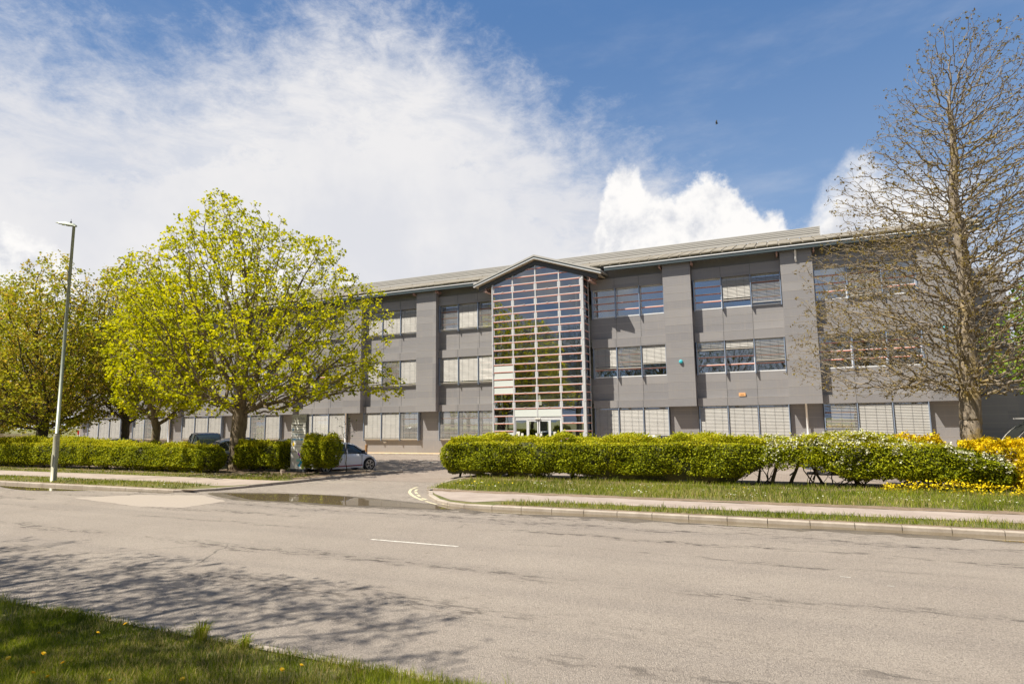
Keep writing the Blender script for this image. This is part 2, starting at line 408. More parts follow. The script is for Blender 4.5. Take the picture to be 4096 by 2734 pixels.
M['l_bare'] = mk_leaf('bud_leaf', [(.09, .06, .03), (.17, .12, .035), (.28, .22, .035), (.15, .095, .05)], .6, .3)
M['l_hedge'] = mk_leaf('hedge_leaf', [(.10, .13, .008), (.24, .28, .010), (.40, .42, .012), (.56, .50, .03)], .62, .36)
M['l_dark'] = mk_leaf('dark_leaf', [(.025, .045, .01), (.05, .085, .015), (.085, .12, .02), (.12, .15, .03)], .5, .2)
M['l_green'] = mk_leaf('fresh_leaf', [(.07, .13, .01), (.16, .26, .015), (.24, .36, .02), (.34, .44, .03)], .5, .4)
M['blossom'] = mk_leaf('white_blossom', [(.40, .40, .27), (.56, .56, .42), (.72, .71, .60)], .6, .2)
M['yellow'] = mk_leaf('yellow_blossom', [(.26, .22, .008), (.58, .46, .008), (.78, .60, .010), (.86, .68, .02)], .6, .25)
M['grass'] = mk_leaf('grass_blade', [(.07, .10, .010), (.17, .22, .014), (.30, .34, .025), (.46, .38, .17)], .5, .35)
def mk_bark(name, a, b, c, k=.3):
    m, n, p = mat(name); P = geo_pos(n)
    col = n.mix(n.sm(n.noise(n.map(P, (5, 5, 1.3)), 2.2, 6, .7), .35, .65), rgb(*a), rgb(*b))
    col = n.mix(n.m('MULTIPLY', n.sm(n.noise(P, 1.3, 5, .65), .5, .62), k), col, rgb(*c))
    n.link(col, p.inputs[0]); p.inputs['Roughness'].default_value = .9
    bp = n.new('ShaderNodeBump'); bp.inputs['Strength'].default_value = .7; bp.inputs['Distance'].default_value = .04
    n.link(n.noise(n.map(P, (6, 6, 1.5)), 4, 6, .7), bp.inputs['Height']); n.link(bp.outputs[0], p.inputs['Normal']); return m
M['twigs'] = mk_soil('hedge_core_dark', (.035, .045, .012), (.07, .075, .02), (.05, .035, .02))  # colour of the dark solid core that fills the hedges
M['bark'] = mk_bark('bark', (.13, .095, .06), (.22, .17, .115), (.16, .15, .07), .3)
M['bark2'] = mk_bark('lichen_bark', (.17, .135, .10), (.28, .235, .18), (.33, .23, .05), .5)
M['bark3'] = mk_bark('dark_bark', (.07, .05, .03), (.12, .09, .06), (.10, .10, .04), .3)

# ------------------------------------------------------------------ ground, road, paths, kerbs
def slab(name, pts, z, m, kind='structure', label=None):
    b = MB(); b.poly([(x, y, z) for x, y in pts]); o = b.build(name, m); tag(o, label, None, None, kind); return o
slab('ground', [(-900, -900), (900, -900), (900, 900), (-900, 900)], -.06, M['turf'])
slab('road', [(-260, 4.9), (260, 4.9), (260, 41), (-260, 41)], 0, M['asphalt'])
LB = [(-21.3, 16.2), (-20.75, 16.55), (-20.2, 17.2), (-19.85, 18.4), (-19.45, 20.4), (-19.0, 23), (-17.9, 26.3)]
RB = [(-8.9, 16.2), (-9.6, 16.45), (-10.3, 16.95), (-11.2, 17.95), (-12.1, 19.4), (-12.75, 21.0), (-13.15, 22.6), (-13.3, 25.8)]
slab('car_park', [(-110, 26.0)]+[(-18.0, 26.0), (-19.0, 22.4), (-13.12, 22.4), (-13.3, 25.8), (60, 25.8), (60, 40.9), (-110, 40.9)], .004, M['pavers'])
slab('gravel_strip', [(-72, 40.9), (14, 40.9), (14, 42.75), (-72, 42.75)], .05, M['gravel'])
def raised(name, pts, m, z=.09):
    b = MB(); b.prism([(x, y, -.05) for x, y in pts], (0, 0, z+.05)); return tag(b.build(name, m), kind='structure')
kin = .14
raised('verge', [(-160, 16.34)]+[(-21.35, 16.34)]+[(x-kin, y+.03) for x, y in LB[1:]]+[(-18.6, 26.25), (-160, 26.25)], M['turf']).name = 'verge'
raised('verge', [(x+.02, y+.15) if i < 2 else (x+kin, y+.06) for i, (x, y) in enumerate(RB)]+[(160, 25.8), (160, 16.34)], M['turf'])
raised('near_verge', [(-160, -160), (160, -160), (160, 5.21), (-160, 5.21)], M['turf'])
slab('footpath', [(-160, 18.3), (-24, 18.4), (-21.2, 17.9), (-20.6, 18.0), (-19.75, 19.3), (-19.6, 20.3), (-22, 20.25), (-26, 20.35), (-160, 20.3)], .097, M['path'])
slab('footpath', [(-12.25, 19.85), (-11.9, 19.2), (-11.1, 18.2), (-9.8, 17.0), (-8.9, 16.75), (-8.2, 17.3), (-5, 17.5), (160, 17.5), (160, 18.9), (-4, 18.95), (-10, 19.45)], .097, M['path'])
# bare soil beside the paths and under the hedges
rnd = random.Random(5)
def ragged(x0, x1, ya, yb, step=.5, amp=.12):
    a = []; b = []; x = x0
    while x < x1: a.append((x, ya+rnd.uniform(-amp, amp))); b.append((x, yb+rnd.uniform(-amp, amp))); x += step
    return a+b[::-1]
slab('bare_soil', ragged(-12, 60, 18.98, 19.5, .35, .1), .1, M['dirt'])
slab('bare_soil', ragged(-60, -20.6, 21.6, 24.6, .5, .2), .1, M['dirt'])
slab('bare_soil', ragged(-13, 20, 23.2, 25.5, .5, .2), .1, M['dirt'])
slab('bare_soil', [(-19.6, 20.6), (-19.1, 23), (-18.2, 26.1), (-22.4, 26.1), (-21.9, 22.4)], .104, M['dirt'])
slab('bare_soil', ragged(-160, -20, 16.36, 16.55, .4, .04), .0965, M['dirt'])
slab('bare_soil', ragged(-8, 60, 16.36, 16.55, .4, .04), .0965, M['dirt'])
def kerb_line(pts, step, w_, h, name='kerb'):
    """kerb stones of length step along a polyline; w_ signed width to the left of travel"""
    P = [Vector((x, y, 0)) for x, y in pts]; seg = []; b = MB()
    for i in range(len(P)-1):
        d = P[i+1]-P[i]; k = max(1, round(d.length/step))
        for j in range(k): seg.append((P[i]+d*(j/k), P[i]+d*((j+1)/k)))
    for a, c in seg:
        d = (c-a).normalized(); nrm = Vector((-d.y, d.x, 0))*w_; a2 = a+d*.008; c2 = c-d*.008
        f = .025*(1 if w_ > 0 else -1); fo = Vector((-d.y, d.x, 0))*f
        b.prism([tuple(a2+Vector((0, 0, -.05))), tuple(c2+Vector((0, 0, -.05))), tuple(c2+nrm+Vector((0, 0, -.05))), tuple(a2+nrm+Vector((0, 0, -.05)))], (0, 0, h+.05-.022))
        z0 = h-.022
        q0 = [a2, c2, c2+nrm, a2+nrm]; q1 = [a2+fo, c2+fo, c2+nrm, a2+nrm]
        n = len(b.v); b.v += [(p.x, p.y, z0) for p in q0]+[(p.x, p.y, h) for p in q1]
        for ff in ((4, 5, 6, 7), (0, 1, 5, 4), (1, 2, 6, 5), (3, 0, 4, 7)): b.f.append(tuple(n+i for i in ff)); b.mi.append(0)
    return tag(b.build(name, M['kerb']), kind='structure')
kerb_line([(-100, 16.2), (-21.3, 16.2)]+LB[1:4], .915, .14, .1)
kerb_line([LB[3], LB[4], LB[5], LB[6]], .915, .12, .12)
kerb_line([(100, 16.2), (-8.9, 16.2)]+RB[1:], .915, -.14, .1)
kerb_line([(-100, 5.35), (100, 5.35)], .915, -.13, .1)
kerb_line([(-100, 26.28), (-18.0, 26.28)], .915, .1, .1)
kerb_line([(-13.3, 25.82), (60, 25.82)], .915, .1, .1)
kerb_line([(-72, 40.86), (14, 40.86)], .915, .1, .1)
# patch, puddles, markings
_pp = [(-23.4, 13.85), (-21.9, 15.26), (-19.42, 15.91), (-17.13, 14.99), (-17.1, 13.4), (-18.76, 13.09)]; _rp = random.Random(8); _q = []
for _i in range(6):
    _a, _b = _pp[_i], _pp[(_i+1) % 6]
    for _k in range(12): _t = _k/12; _q.append((_a[0]+(_b[0]-_a[0])*_t+_rp.uniform(-.05, .05), _a[1]+(_b[1]-_a[1])*_t+_rp.uniform(-.05, .05)))
slab('road_patch', _q, .003, M['patch'])
def smooth_poly(pts, it=2):
    for _ in range(it):
        q = []
        for i in range(len(pts)):
            a = pts[i]; b = pts[(i+1) % len(pts)]
            q += [(a[0]*.75+b[0]*.25, a[1]*.75+b[1]*.25), (a[0]*.25+b[0]*.75, a[1]*.25+b[1]*.75)]
        pts = q
    return pts
M['wet'] = mk_soil('wet_asphalt', (.10, .082, .062), (.16, .132, .10), (.05, .042, .034))
M['wet'].node_tree.nodes['Principled BSDF'].inputs['Roughness'].default_value = .38
def wet(x0, x1, y1, w_, z):
    r = random.Random(int(x0*3+99)); a = []; x = x0
    while x < x1: a.append((x, y1-w_*r.uniform(.7, 1.15))); x += .22
    slab('wet_gutter', a+[(x1, y1), (x0, y1)], z, M['wet'])
wet(-9.2, 40, 16.2, .80, .0025); wet(-60, -21.2, 16.2, .34, .0025)
slab('wet_gutter', smooth_poly([(-20.2, 16.6), (-18.6, 17.1), (-16.5, 17.5), (-14, 17.5), (-11.5, 16.9), (-9.3, 16.4), (-8.6, 16.1), (-9, 15.45), (-11.5, 15.35), (-13, 15.15), (-15, 15.4), (-16.9, 15.2), (-18.8, 15.9)]), .0022, M['wet'])
slab('puddle', smooth_poly([(-19.4, 16.65), (-18.35, 16.75), (-17.9, 16.85), (-17.0, 17.18), (-15.84, 17.42), (-13.6, 17.21), (-12.33, 16.7), (-11., 16.5), (-9.6, 16.42), (-8.8, 16.1), (-9.1, 15.7), (-10.1, 15.72), (-11.6, 15.69), (-12.92, 15.4), (-14.62, 15.7), (-16.0, 15.45), (-16.9, 15.6), (-18.2, 16.19)]), .006, M['water'])
slab('puddle', smooth_poly([(-9.3, 16.3), (-8.6, 16.25)]+[(x, 16.2) for x in np.arange(-7, 20, 1.2)]+[(x, 15.72+.16*math.sin(x*1.1)+.1*math.sin(x*2.7)) for x in np.arange(20, -9, -1.)], 1), .005, M['water'])
slab('puddle', smooth_poly([(-34, 16.2), (-28, 16.2), (-22.2, 16.2), (-23.6, 15.9), (-25.5, 15.55), (-26.6, 15.0), (-28.25, 14.75), (-30.6, 15.2), (-32, 15.8)]), .005, M['water'])
def strips(name, lst, z, m):
    b = MB()
    for p in lst: b.poly([(x, y, z) for x, y in p])
    return tag(b.build(name, m), kind='structure')
def worn(x0, x1, y, w_, k=14):
    r = random.Random(int(x0*10)); t = []; bt = []
    for i in range(k+1):
        x = x0+(x1-x0)*i/k; t.append((x, y+w_/2*r.uniform(.6, 1))); bt.append((x, y-w_/2*r.uniform(.6, 1)))
    return bt+t[::-1]
strips('road_marking', [worn(-8.45, -6.3, 11.22, .10), worn(.55, .70, 11.3, .035, 4), worn(1.15, 1.24, 10.95, .025, 3)], .004, M['paint'])
def band(p, q, w_, k=8):
    P = [Vector((*a, 0)) for a in (p if isinstance(p, list) else [p, q])]; L = []; Rr = []
    for i, a in enumerate(P):
        d = (P[min(i+1, len(P)-1)]-P[max(i-1, 0)]).normalized(); n_ = Vector((-d.y, d.x, 0))*w_/2
        L.append((a.x+n_.x, a.y+n_.y)); Rr.append((a.x-n_.x, a.y-n_.y))
    return Rr+L[::-1]
strips('yellow_lines', [band([(-13.42, 20.68), (-13.17, 19.88), (-12.72, 19.08), (-12.12, 18.33), (-11.52, 17.73), (-10.97, 17.23)], 0, .11), band([(-10.77, 17.08), (-10.32, 16.73), (-10.02, 16.53)], 0, .09),
       band([(-12.97, 19.98), (-12.67, 19.38)], 0, .1), band([(-12.52, 19.18), (-12.17, 18.73)], 0, .1), band([(-12.02, 18.53), (-11.62, 18.08)], 0, .1), band([(-11.32, 17.73), (-10.92, 17.38)], 0, .1), band([(-9.92, 16.68), (-9.52, 16.43)], 0, .08)], .008, M['ypaint'])
cpm = []
for i in range(9): cpm.append(band((-29.6+i*.95, 38.6), (-29.15+i*.95, 38.75), .12))
for i in range(8): cpm.append(band((-22.9+i*.1, 31.8+i*.75), (-22.85+i*.1, 32.2+i*.75), .12))
cpm += [band((-24.6, 33.1), (-23.4, 33.75), .28), band((-21.2, 33.1), (-20.2, 33.9), .3), band((-21.0, 33.7), (-20.5, 33.2), .2), band((-23.9, 33.6), (-23.4, 33.1), .15)]
for x in (-45, -42.4, -39.8, -37.2, -34.6, -32): cpm.append(band((x, 31.6), (x, 35.2), .1))
for x in (-6, -3.4, -.8, 1.8, 4.4): cpm.append(band((x, 35.4), (x, 40.4), .1))
strips('parking_lines', cpm, .009, M['paint'])

# ------------------------------------------------------------------ office building
BX, BY = -16.5, 42.0
bld = empty('office_building', (BX, BY, 0), 'long three storey grey panelled office building with a glazed gabled entrance', 'office building')
PW = 1.85; PIT = 7.4
right_bays = [(-12.72, -7.45), (-5.55, 0.0), (1.85, 7.4)]
left_bays = [(-25.6, -20.22)]+[(-25.6-PIT*k, -27.45-PIT*k+0.0) for k in range(0)]
left_bays = [(-25.6, -20.22)]
x = -27.45
for k in range(6): left_bays.append((x-5.55, x)); x -= PIT
piers = [(-7.45, -5.6), (0.0, 1.85), (7.4, 9.25)]+[(-27.45-PIT*k, -25.6-PIT*k) for k in range(7)]
XL, XR = -27.45-PIT*6, 9.25
FLO = {0: (1.09, 3.33), 1: (5.50, 7.60), 2: (9.82, 11.87)}
# main wall (spandrels and solid parts), behind piers
wb = MB(); sm_ = MB(); gp = MB()
def hseams(x0, x1, y, z0, z1, pitch=.549, base=3.33):
    k = math.ceil((z0-base)/pitch+.05)
    while base+k*pitch < z1-.05:
        zz = base+k*pitch; sm_.box(x0+.004, x1-.004, y-.007, y+.01, zz-.007, zz+.007); k += 1
for (x0, x1) in [(XL, -20.05), (-12.9, XR)]:
    for z0, z1 in ((3.84, 5.50), (8.22, 9.82), (12.6, 13.32)):
        wb.box(x0, x1, 42.65, 42.78, z0, z1)
    wb.box(x0, x1, 42.70, 42.86, 0, 1.09)
for bays in (right_bays, left_bays):
    for (a, b) in bays:
        for z0, z1 in ((3.33, 3.84), (7.60, 8.22), (11.87, 12.6)):
            wb.box(a-.02, b+.02, 42.4, 42.9, z0, z1)
        for q in (1, 2):
            xx = a+(b-a)*q/3
            for z0, z1 in ((3.84, 5.42), (8.22, 9.74)): gp.box(xx-.008, xx+.008, 42.64, 42.66, z0, z1)
            for z0, z1 in ((3.35, 3.84), (7.62, 8.22), (11.9, 12.6)): gp.box(xx-.008, xx+.008, 42.39, 42.41, z0, z1)
        for z0, z1 in ((3.9, 5.4), (8.25, 9.74)): hseams(a, b, 42.65, z0, z1, .553, z0-.06)
        for z0 in (3.84, 8.22): sm_.box(a, b, 42.393, 42.42, z0-.012, z0+.003)
for (a, b) in piers:
    wb.box(a, b, 42.72, 42.9, 1.09, 3.33)
wb.build('wall', M['clad'], bld)
for (a, b) in piers:
    p_ = MB(); p_.box(a, b, 42.0, 42.92, 3.335, 13.30); p_.build('pier', M['clad'], bld)
    hseams(a, b, 42.0, 3.4, 13.1); hseams(a+.1, b, 42.72, .5, 3.2, .6, .1)
sm_.build('panel_seam', M['seam'], bld); gp.build('panel_joint', M['gap'], bld)
e = MB(); e.box(XL, -12.9-7.2, 42.92, 57, 0, 1.0); 
for x_ in (XL+.02, XR-.14): e.box(x_, x_+.12, 42.93, 57, 0, 13.3)
e.box(XL, XR, 56.9, 57, 0, 13.3)
e.build('end_wall', M['clad'], bld)
i_ = MB()
for z in (.02, 3.45, 7.75, 12.3): i_.box(XL+.2, XR-.2, 44.6 if z < 12 else 42.95, 56.8, z, z+.25)
for (x0, x1) in [(XL+.2, -20.1), (-12.9, XR-.2)]:
    for z in (3.45, 7.75): i_.box(x0, x1, 42.95, 44.6, z, z+.25)
i_.box(XL+.2, XR-.2, 49, 49.1, .3, 12.3)
for a, b in piers: i_.box(a+.7, a+.9, 43.2, 48.9, .3, 12.3)
i_.build('interior', M['int'], bld)
# windows: one part per window strip, its sub-parts the frame, transoms, fins, blinds
def slats(b, x0, x1, ztop, zbot, mode, y=42.50):
    pitch = .090; n_ = max(1, int((ztop-zbot)/pitch)); ang = {'c': 66, 'o': 20, 's': 42}[mode]; r = random.Random(int(x0*7+ztop*13))
    hw = .048
    for i in range(n_):
        z = ztop-(i+.5)*pitch; a = R_(ang+r.uniform(-2, 2)); dy = math.cos(a)*hw; dz = math.sin(a)*hw; sag = r.uniform(-.004, .004)
        # outer edge low, inner edge high, slightly cambered
        A = (y-dy, z-dz); C = (y+dy, z+dz); B = (y-.006, z+.006)
        b.quad((x0, A[0], A[1]), (x1, A[0], A[1]+sag), (x1, B[0], B[1]+sag), (x0, B[0], B[1]))
        b.quad((x0, B[0], B[1]), (x1, B[0], B[1]+sag), (x1, C[0], C[1]+sag), (x0, C[0], C[1]))
def window(a, b, fl, spec):
    z0, z1 = FLO[fl]; wd = (b-a)/3
    g = MB(); g.box(a+.03, b-.03, 42.80, 42.812, z0+.04, z1-.02); win = g.build('window', M['glass'], bld)
    f = MB(); f.box(a, b, 42.64, 42.84, z0-.03, z0+.045)
    for k in range(3): f.box(a+wd*k+.03, a+wd*k+.075, 42.74, 42.84, z0+.05, z1); f.box(a+wd*(k+1)-.075, a+wd*(k+1)-.03, 42.74, 42.84, z0+.05, z1)
    f.box(a, b, 42.74, 42.84, z1-.05, z1+.002)
    for k in range(1, 4): f.box(a+.076, b-.076, 42.745, 42.83, z0+(z1-z0)*k/4+.025, z0+(z1-z0)*k/4+.06)
    f.build('frame', M['white'], win)
    t = MB()
    for k in range(1, 4): t.box(a+.076, b-.076, 42.735, 42.83, z0+(z1-z0)*k/4-.025, z0+(z1-z0)*k/4+.022)
    t.build_each('transom', M['red'], win)
    q = MB()
    for k in range(4):
        xx = a+wd*k+(.035 if k == 0 else (-.035 if k == 3 else 0)); q.box(xx-.025, xx+.025, 42.41, 42.735, z0-.12 if fl else z0-.06, z1-.003)
    q.build_each('fin', M['fin'], win)
    for k, s in enumerate(spec):
        if s[0] == 'n': continue
        zb = z1-.04-(z1-z0-.1)*s[1]; bl = MB(); xa, xb = a+wd*k+.06, a+wd*(k+1)-.06
        bl.cur = 0; slats(bl, xa, xb, z1-.1, zb+.07, s[0]); bl.cur = 1
        bl.box(xa, xb, 42.46, 42.54, zb, zb+.055)
        bl.cur = 2
        for u in (.18, .52, .80): bl.box(xa+(xb-xa)*u-.004, xa+(xb-xa)*u+.004, 42.452, 42.456, zb+.03, z1-.1)
        bl.build('blind', [M['slat'], M['rail'], M['dark']], win)
C1 = ('c', 1.); O1 = ('o', 1.); N = ('n', 0)
S1 = ('s', 1.)
W = {}
W['R'] = [{2: [N, N, N], 1: [('c', .72), ('o', .74), ('c', .62)], 0: [C1, C1, C1]},
          {2: [N, ('c', .80), ('o', .95)], 1: [('o', .28), ('c', .27), ('o', .70)], 0: [C1, C1, C1]},
          {2: [N, O1, N], 1: [N, N, N], 0: [O1, C1, C1]}]
W['L'] = [{2: [O1, C1, O1], 1: [C1, C1, S1], 0: [O1, O1, O1]},
          {2: [C1, C1, C1], 1: [C1, O1, C1], 0: [C1, C1, O1]},
          {2: [C1, C1, O1], 1: [C1, N, ('o', .6)], 0: [C1, S1, C1]},
          {2: [C1, O1, C1], 1: [O1, C1, N], 0: [C1, O1, C1]},
          {2: [C1, C1, N], 1: [N, C1, C1], 0: [C1, C1, C1]},
          {2: [C1, C1, C1], 1: [C1, O1, C1], 0: [S1, O1, C1]},
          {2: [C1, N, C1], 1: [C1, C1, O1], 0: [C1, C1, C1]}]
for (bays, key) in ((right_bays, 'R'), (left_bays, 'L')):
    for (a, b), sp in zip(bays, W[key]):
        for fl in (0, 1, 2): window(a+.03, b-.03, fl, sp[fl])
# roof: curved sheets with standing ribs
prof = [(41.56, 13.40), (44.0, 14.17), (47.0, 15.08), (50, 15.55), (54, 15.7), (58, 15.2)]
rb = MB(); X0, X1 = XL-1.3, XR+1.35; xx = X0; rr = random.Random(3)
gaps = (-21.6, -11.3)
while xx < X1-.1:
    nx = min(xx+.69, X1)
    mid = (xx+nx)/2
    ys = [p for p in prof]
    for (p, q) in zip(ys[:-1], ys[1:]):
        j = .02*rr.random()
        rb.prism([(xx+.04, p[0]+(j if p[0] < 42 else 0), p[1]+.05), (nx-.04, p[0]+(j if p[0] < 42 else 0), p[1]+.05), (nx-.04, q[0], q[1]+.05), (xx+.04, q[0], q[1]+.05)], (0, 0, .05))
    xx = nx
for (p, q) in zip(prof[:-1], prof[1:]):
    rb.prism([(X0, p[0]+.05, p[1]-.02), (X1, p[0]+.05, p[1]-.02), (X1, q[0], q[1]-.02), (X0, q[0], q[1]-.02)], (0, 0, .065))
roof = rb.build('roof', M['roof'], bld)
sf = MB(); sf.box(X0+.05, X1-.05, 41.75, 42.95, 13.30, 13.36); sf.build('soffit', M['dark'], bld)
for (a, b) in ((X0, -21.35), (-11.45, X1)):
    g = MB(); g.box(a, b, 41.60, 41.78, 13.02, 13.23); g.build('gutter', M['gutter'], bld)
    g = MB(); g.box(a, b, 41.565, 41.80, 13.232, 13.29); g.build('gutter_rim', M['white'], bld)
v = MB()
for x_ in (X0, X1-.06):
    for (p, q) in zip(prof[:-1], prof[1:]): v.prism([(x_, p[0], p[1]-.25), (x_+.06, p[0], p[1]-.25), (x_+.06, q[0], q[1]-.25), (x_, q[0], q[1]-.25)], (0, 0, .29))
v.build('verge_trim', M['gutter'], bld)
br = MB()
for (a, b) in piers:
    for x_ in (a-.16, b+.12):
        br = MB(); br.box(x_-.05, x_+.05, 41.70, 42.6, 12.995, 13.015); br.box(x_-.05, x_+.05, 41.70, 42.6, 12.85, 12.87); br.box(x_-.012, x_+.012, 41.70, 42.6, 12.87, 12.995)
        br.build('bracket', M['pink'], bld)

lv = MB()
for x0_, x1_ in ((-72, 2.66),):
    for z, h in ((14.93, .15), (15.12, .09), (15.24, .09), (15.36, .09), (15.48, .07)): lv.box(x0_, x1_, 46.0, 46.05, z, z+h)
lou = lv.build('roof_louvre', M['louvre'], bld)
lp = MB(); x_ = -71.5
lp.box(-71.9, 2.6, 46.10, 46.12, 14.96, 15.50)  # dark backing strip added so the gaps between slats look dark
while x_ < 2.6: lp.box(x_, x_+.06, 46.12, 46.2, 14.7, 15.45); x_ += 2.4
lp.build('louvre_post_and_backing', M['dark'], lou)
# downpipes
for a, z in ((.92, 1), (-34.85+0, 1), (-56.1-.9, 1), (-71.2, 1)):
    dpp = MB(); dpp.tube([(a, 41.85, 13.0), (a, 41.86, 12.55), (a+.01, 41.95, 12.35), (a+.01, 42.1, 12.3)], .065, 10)
    dpp.tube([(a, 42.45, 3.36), (a, 42.45, 0.05)], .065, 10); dpp.build_each('downpipe', M['white'], bld, smooth=True)
for (x_, z_) in ((-6.47, 6.3), (8.41, 7.5)):
    s = MB(); s.tube([(x_, 42.0, z_), (x_, 41.92, z_), (x_, 41.86, z_+.0)], [.13, .13, .07], 16); s.build('alarm_box', M['teal'], bld)
s = MB(); s.box(-2.98, -2.58, 42.56, 42.65, 3.93, 4.13); ab = s.build('alarm_box', M['orange'], bld)
s = MB(); s.box(-2.9, -2.66, 42.552, 42.562, 4.0, 4.05); s.build('nameplate', M['brown'], ab)
s = MB(); s.box(-31.0, -30.78, 42.6, 42.7, .85, .97); s.build('vent_box', M['white'], bld)

# ---- glazed entrance
G = 41.05; GL, GR = -20.0, -12.95; MX = [-20.0, -18.36, -16.53, -14.69, -13.03]
def ztop(x_): return 14.16-.30*abs(x_+16.5)
ent = MB()
cols4 = list(zip(MX[:-1], MX[1:]))
OPQ = lambda ci, zb: ci == 0 and 4.2 < zb < 6.5
g = MB()
for ci, (a, b) in enumerate(cols4):
    z0 = 2.70 if ci in (1, 2) else .25
    if ci in (1, 2): z0 = 3.34
    if ci == 0: z0 = 1.72
    if ci == 0:
        g.box(a, b, G, G+.015, 1.72, 4.42); g.poly([(a, G, 6.58), (b, G, 6.58), (b, G, ztop(b)), (a, G, ztop(a))])
    else: g.poly([(a, G, z0), (b, G, z0), (b, G, ztop(b)), (a, G, ztop(a))])
entg = g.build('entrance_glazing', M['glass2'], bld)
g = MB()
for x_ in (GL-.02, GR+.05):
    g.box(x_-.006, x_+.006, G+.02, 42.35, .25, 12.9)
g.build_each('side_pane', M['glass2'], entg)
f = MB(); t = MB(); fs = MB()
zs = [13.12-.54*k for k in range(0, 25)]
for ci, (a, b) in enumerate(cols4):
    for k in range(-2, 24):
        z = 13.12-.54*k
        if z < .5 or (ci in (1, 2) and z < 3.3): continue
        zm = min(ztop(a), ztop(b))
        if z > max(ztop(a), ztop(b))-.05: continue
        xa, xb = a+.04, b-.04
        if z > zm:   # stops against the sloping head
            if ztop(a) < ztop(b): xa = a+(z-ztop(a))/(ztop(b)-ztop(a))*(b-a)
            else: xb = a+(z-ztop(a))/(ztop(b)-ztop(a))*(b-a)
        t.box(xa, xb, G-.06, G+.02, z-.038, z+.0)
        f.box(xa, xb, G-.045, G+.02, z+.002, z+.055)
        if k % 2 == 0 and z < zm and z+.54 < zm and not OPQ(ci, z):   # opening light with its own frame
            f.box(xa, xa+.075, G-.04, G+.03, z+.057, z+.49); f.box(xb-.075, xb, G-.04, G+.03, z+.057, z+.49)
            f.box((xa+xb)/2-.07, (xa+xb)/2+.07, G-.075, G-.04, z+.05, z+.085)
for x_ in MX: f.box(x_-.045, x_+.045, G-.05, G+.03, .1 if x_ in (MX[0], MX[1], MX[3], MX[4]) else 2.8, ztop(x_)-.02)
f.build('mullion', M['frame'], entg); t.build('transom', M['red'], entg)
t = MB(); f = MB()
for x_ in (GL-.02, GR+.05):
    for k in range(0, 24):
        z = 13.12-.54*k
        if z < .5: continue
        t.box(x_-.03, x_+.03, G+.1, 42.34, z-.04, z); f.box(x_-.03, x_+.03, G+.1, 42.34, z+.002, z+.04)
    f.box(x_-.04, x_+.04, 42.26, 42.34, .1, 13.0)
    f.tube([(x_, G-.02, .05), (x_, G-.02, ztop(x_)-.05)], .075, 12)
    for z in np.arange(1.7, 13, 2.16): f.tube([(x_, G-.02, z-.03), (x_, G-.02, z+.03)], .10, 12)
t.build('side_transom', M['red'], entg); f.build_each('side_column', M['frame'], entg)
g = MB()
for k in range(4): g.box(MX[0]+.05, MX[1]-.05, G-.03, G+.02, 4.46+.54*k, 4.43+.54*k+.50)
g.box(MX[1]+.05, MX[2]-.045, G-.03, G+.02, 2.80, 3.32); g.box(MX[2]+.045, MX[3]-.05, G-.03, G+.02, 2.80, 3.32)
g.box(MX[0]+.05, MX[1]-.05, G-.03, G+.02, .1, 1.66)
pn = g.build_each('infill_panel', M['panel'], bld)[-1]
g = MB()
for x_ in (-19.6, -18.95): g.box(x_, x_+.45, G-.05, G-.03, 1.3, 1.52)
g.build_each('letterbox', M['white'], pn)
# doors
d = MB(); D = G+.05
for x_ in (-18.28, -17.35, -15.58, -14.78): d.box(x_-.045, x_+.045, D-.04, D+.04, .05, 2.62)
d.box(-18.3, -14.75, D-.05, D+.05, 2.56, 2.64); d.box(-18.3, -14.75, D-.04, D+.06, 2.66, 2.78)
dfr = d.build('door_frame', M['white'], bld)
for (a, b) in ((-17.28, -16.50), (-16.44, -15.64)):
    l = MB(); l.box(a, a+.07, D-.03, D+.03, .06, 2.54); l.box(b-.07, b, D-.03, D+.03, .06, 2.54); l.box(a, b, D-.029, D+.029, 2.46, 2.54); l.box(a, b, D-.029, D+.029, .06, .16)
    lf = l.build('door', M['white'], bld)
    q = MB(); q.box(a+.07, b-.07, D-.005, D+.005, .16, 2.46); q.build('pane', M['glass2'], lf)
    q = MB(); hx = b-.12 if a < -17 else a+.12; q.box(hx-.10, hx+.10, D-.03, D-.012, 1.42, 1.62); q.build('notice', M['intw'], lf)
q = MB(); q.box(-18.23, -17.40, D, D+.01, .06, 2.55); q.box(-15.53, -14.83, D, D+.01, .06, 2.55); sl = q.build_each('side_light', M['glass2'], bld)[0]
q = MB()
for (x_, z0, z1, w2) in ((-18.08, 1.35, 1.75, .26), (-17.76, 1.33, 1.63, .18), (-17.72, .9, 1.2, .18), (-15.25, 1.4, 1.72, .2)): q.box(x_-w2/2, x_+w2/2, D-.02, D-.006, z0, z1)
q.box(-16.72, -16.3, D-.12, D-.05, 2.62, 2.70)
q.build_each('notice', M['intw'], sl)
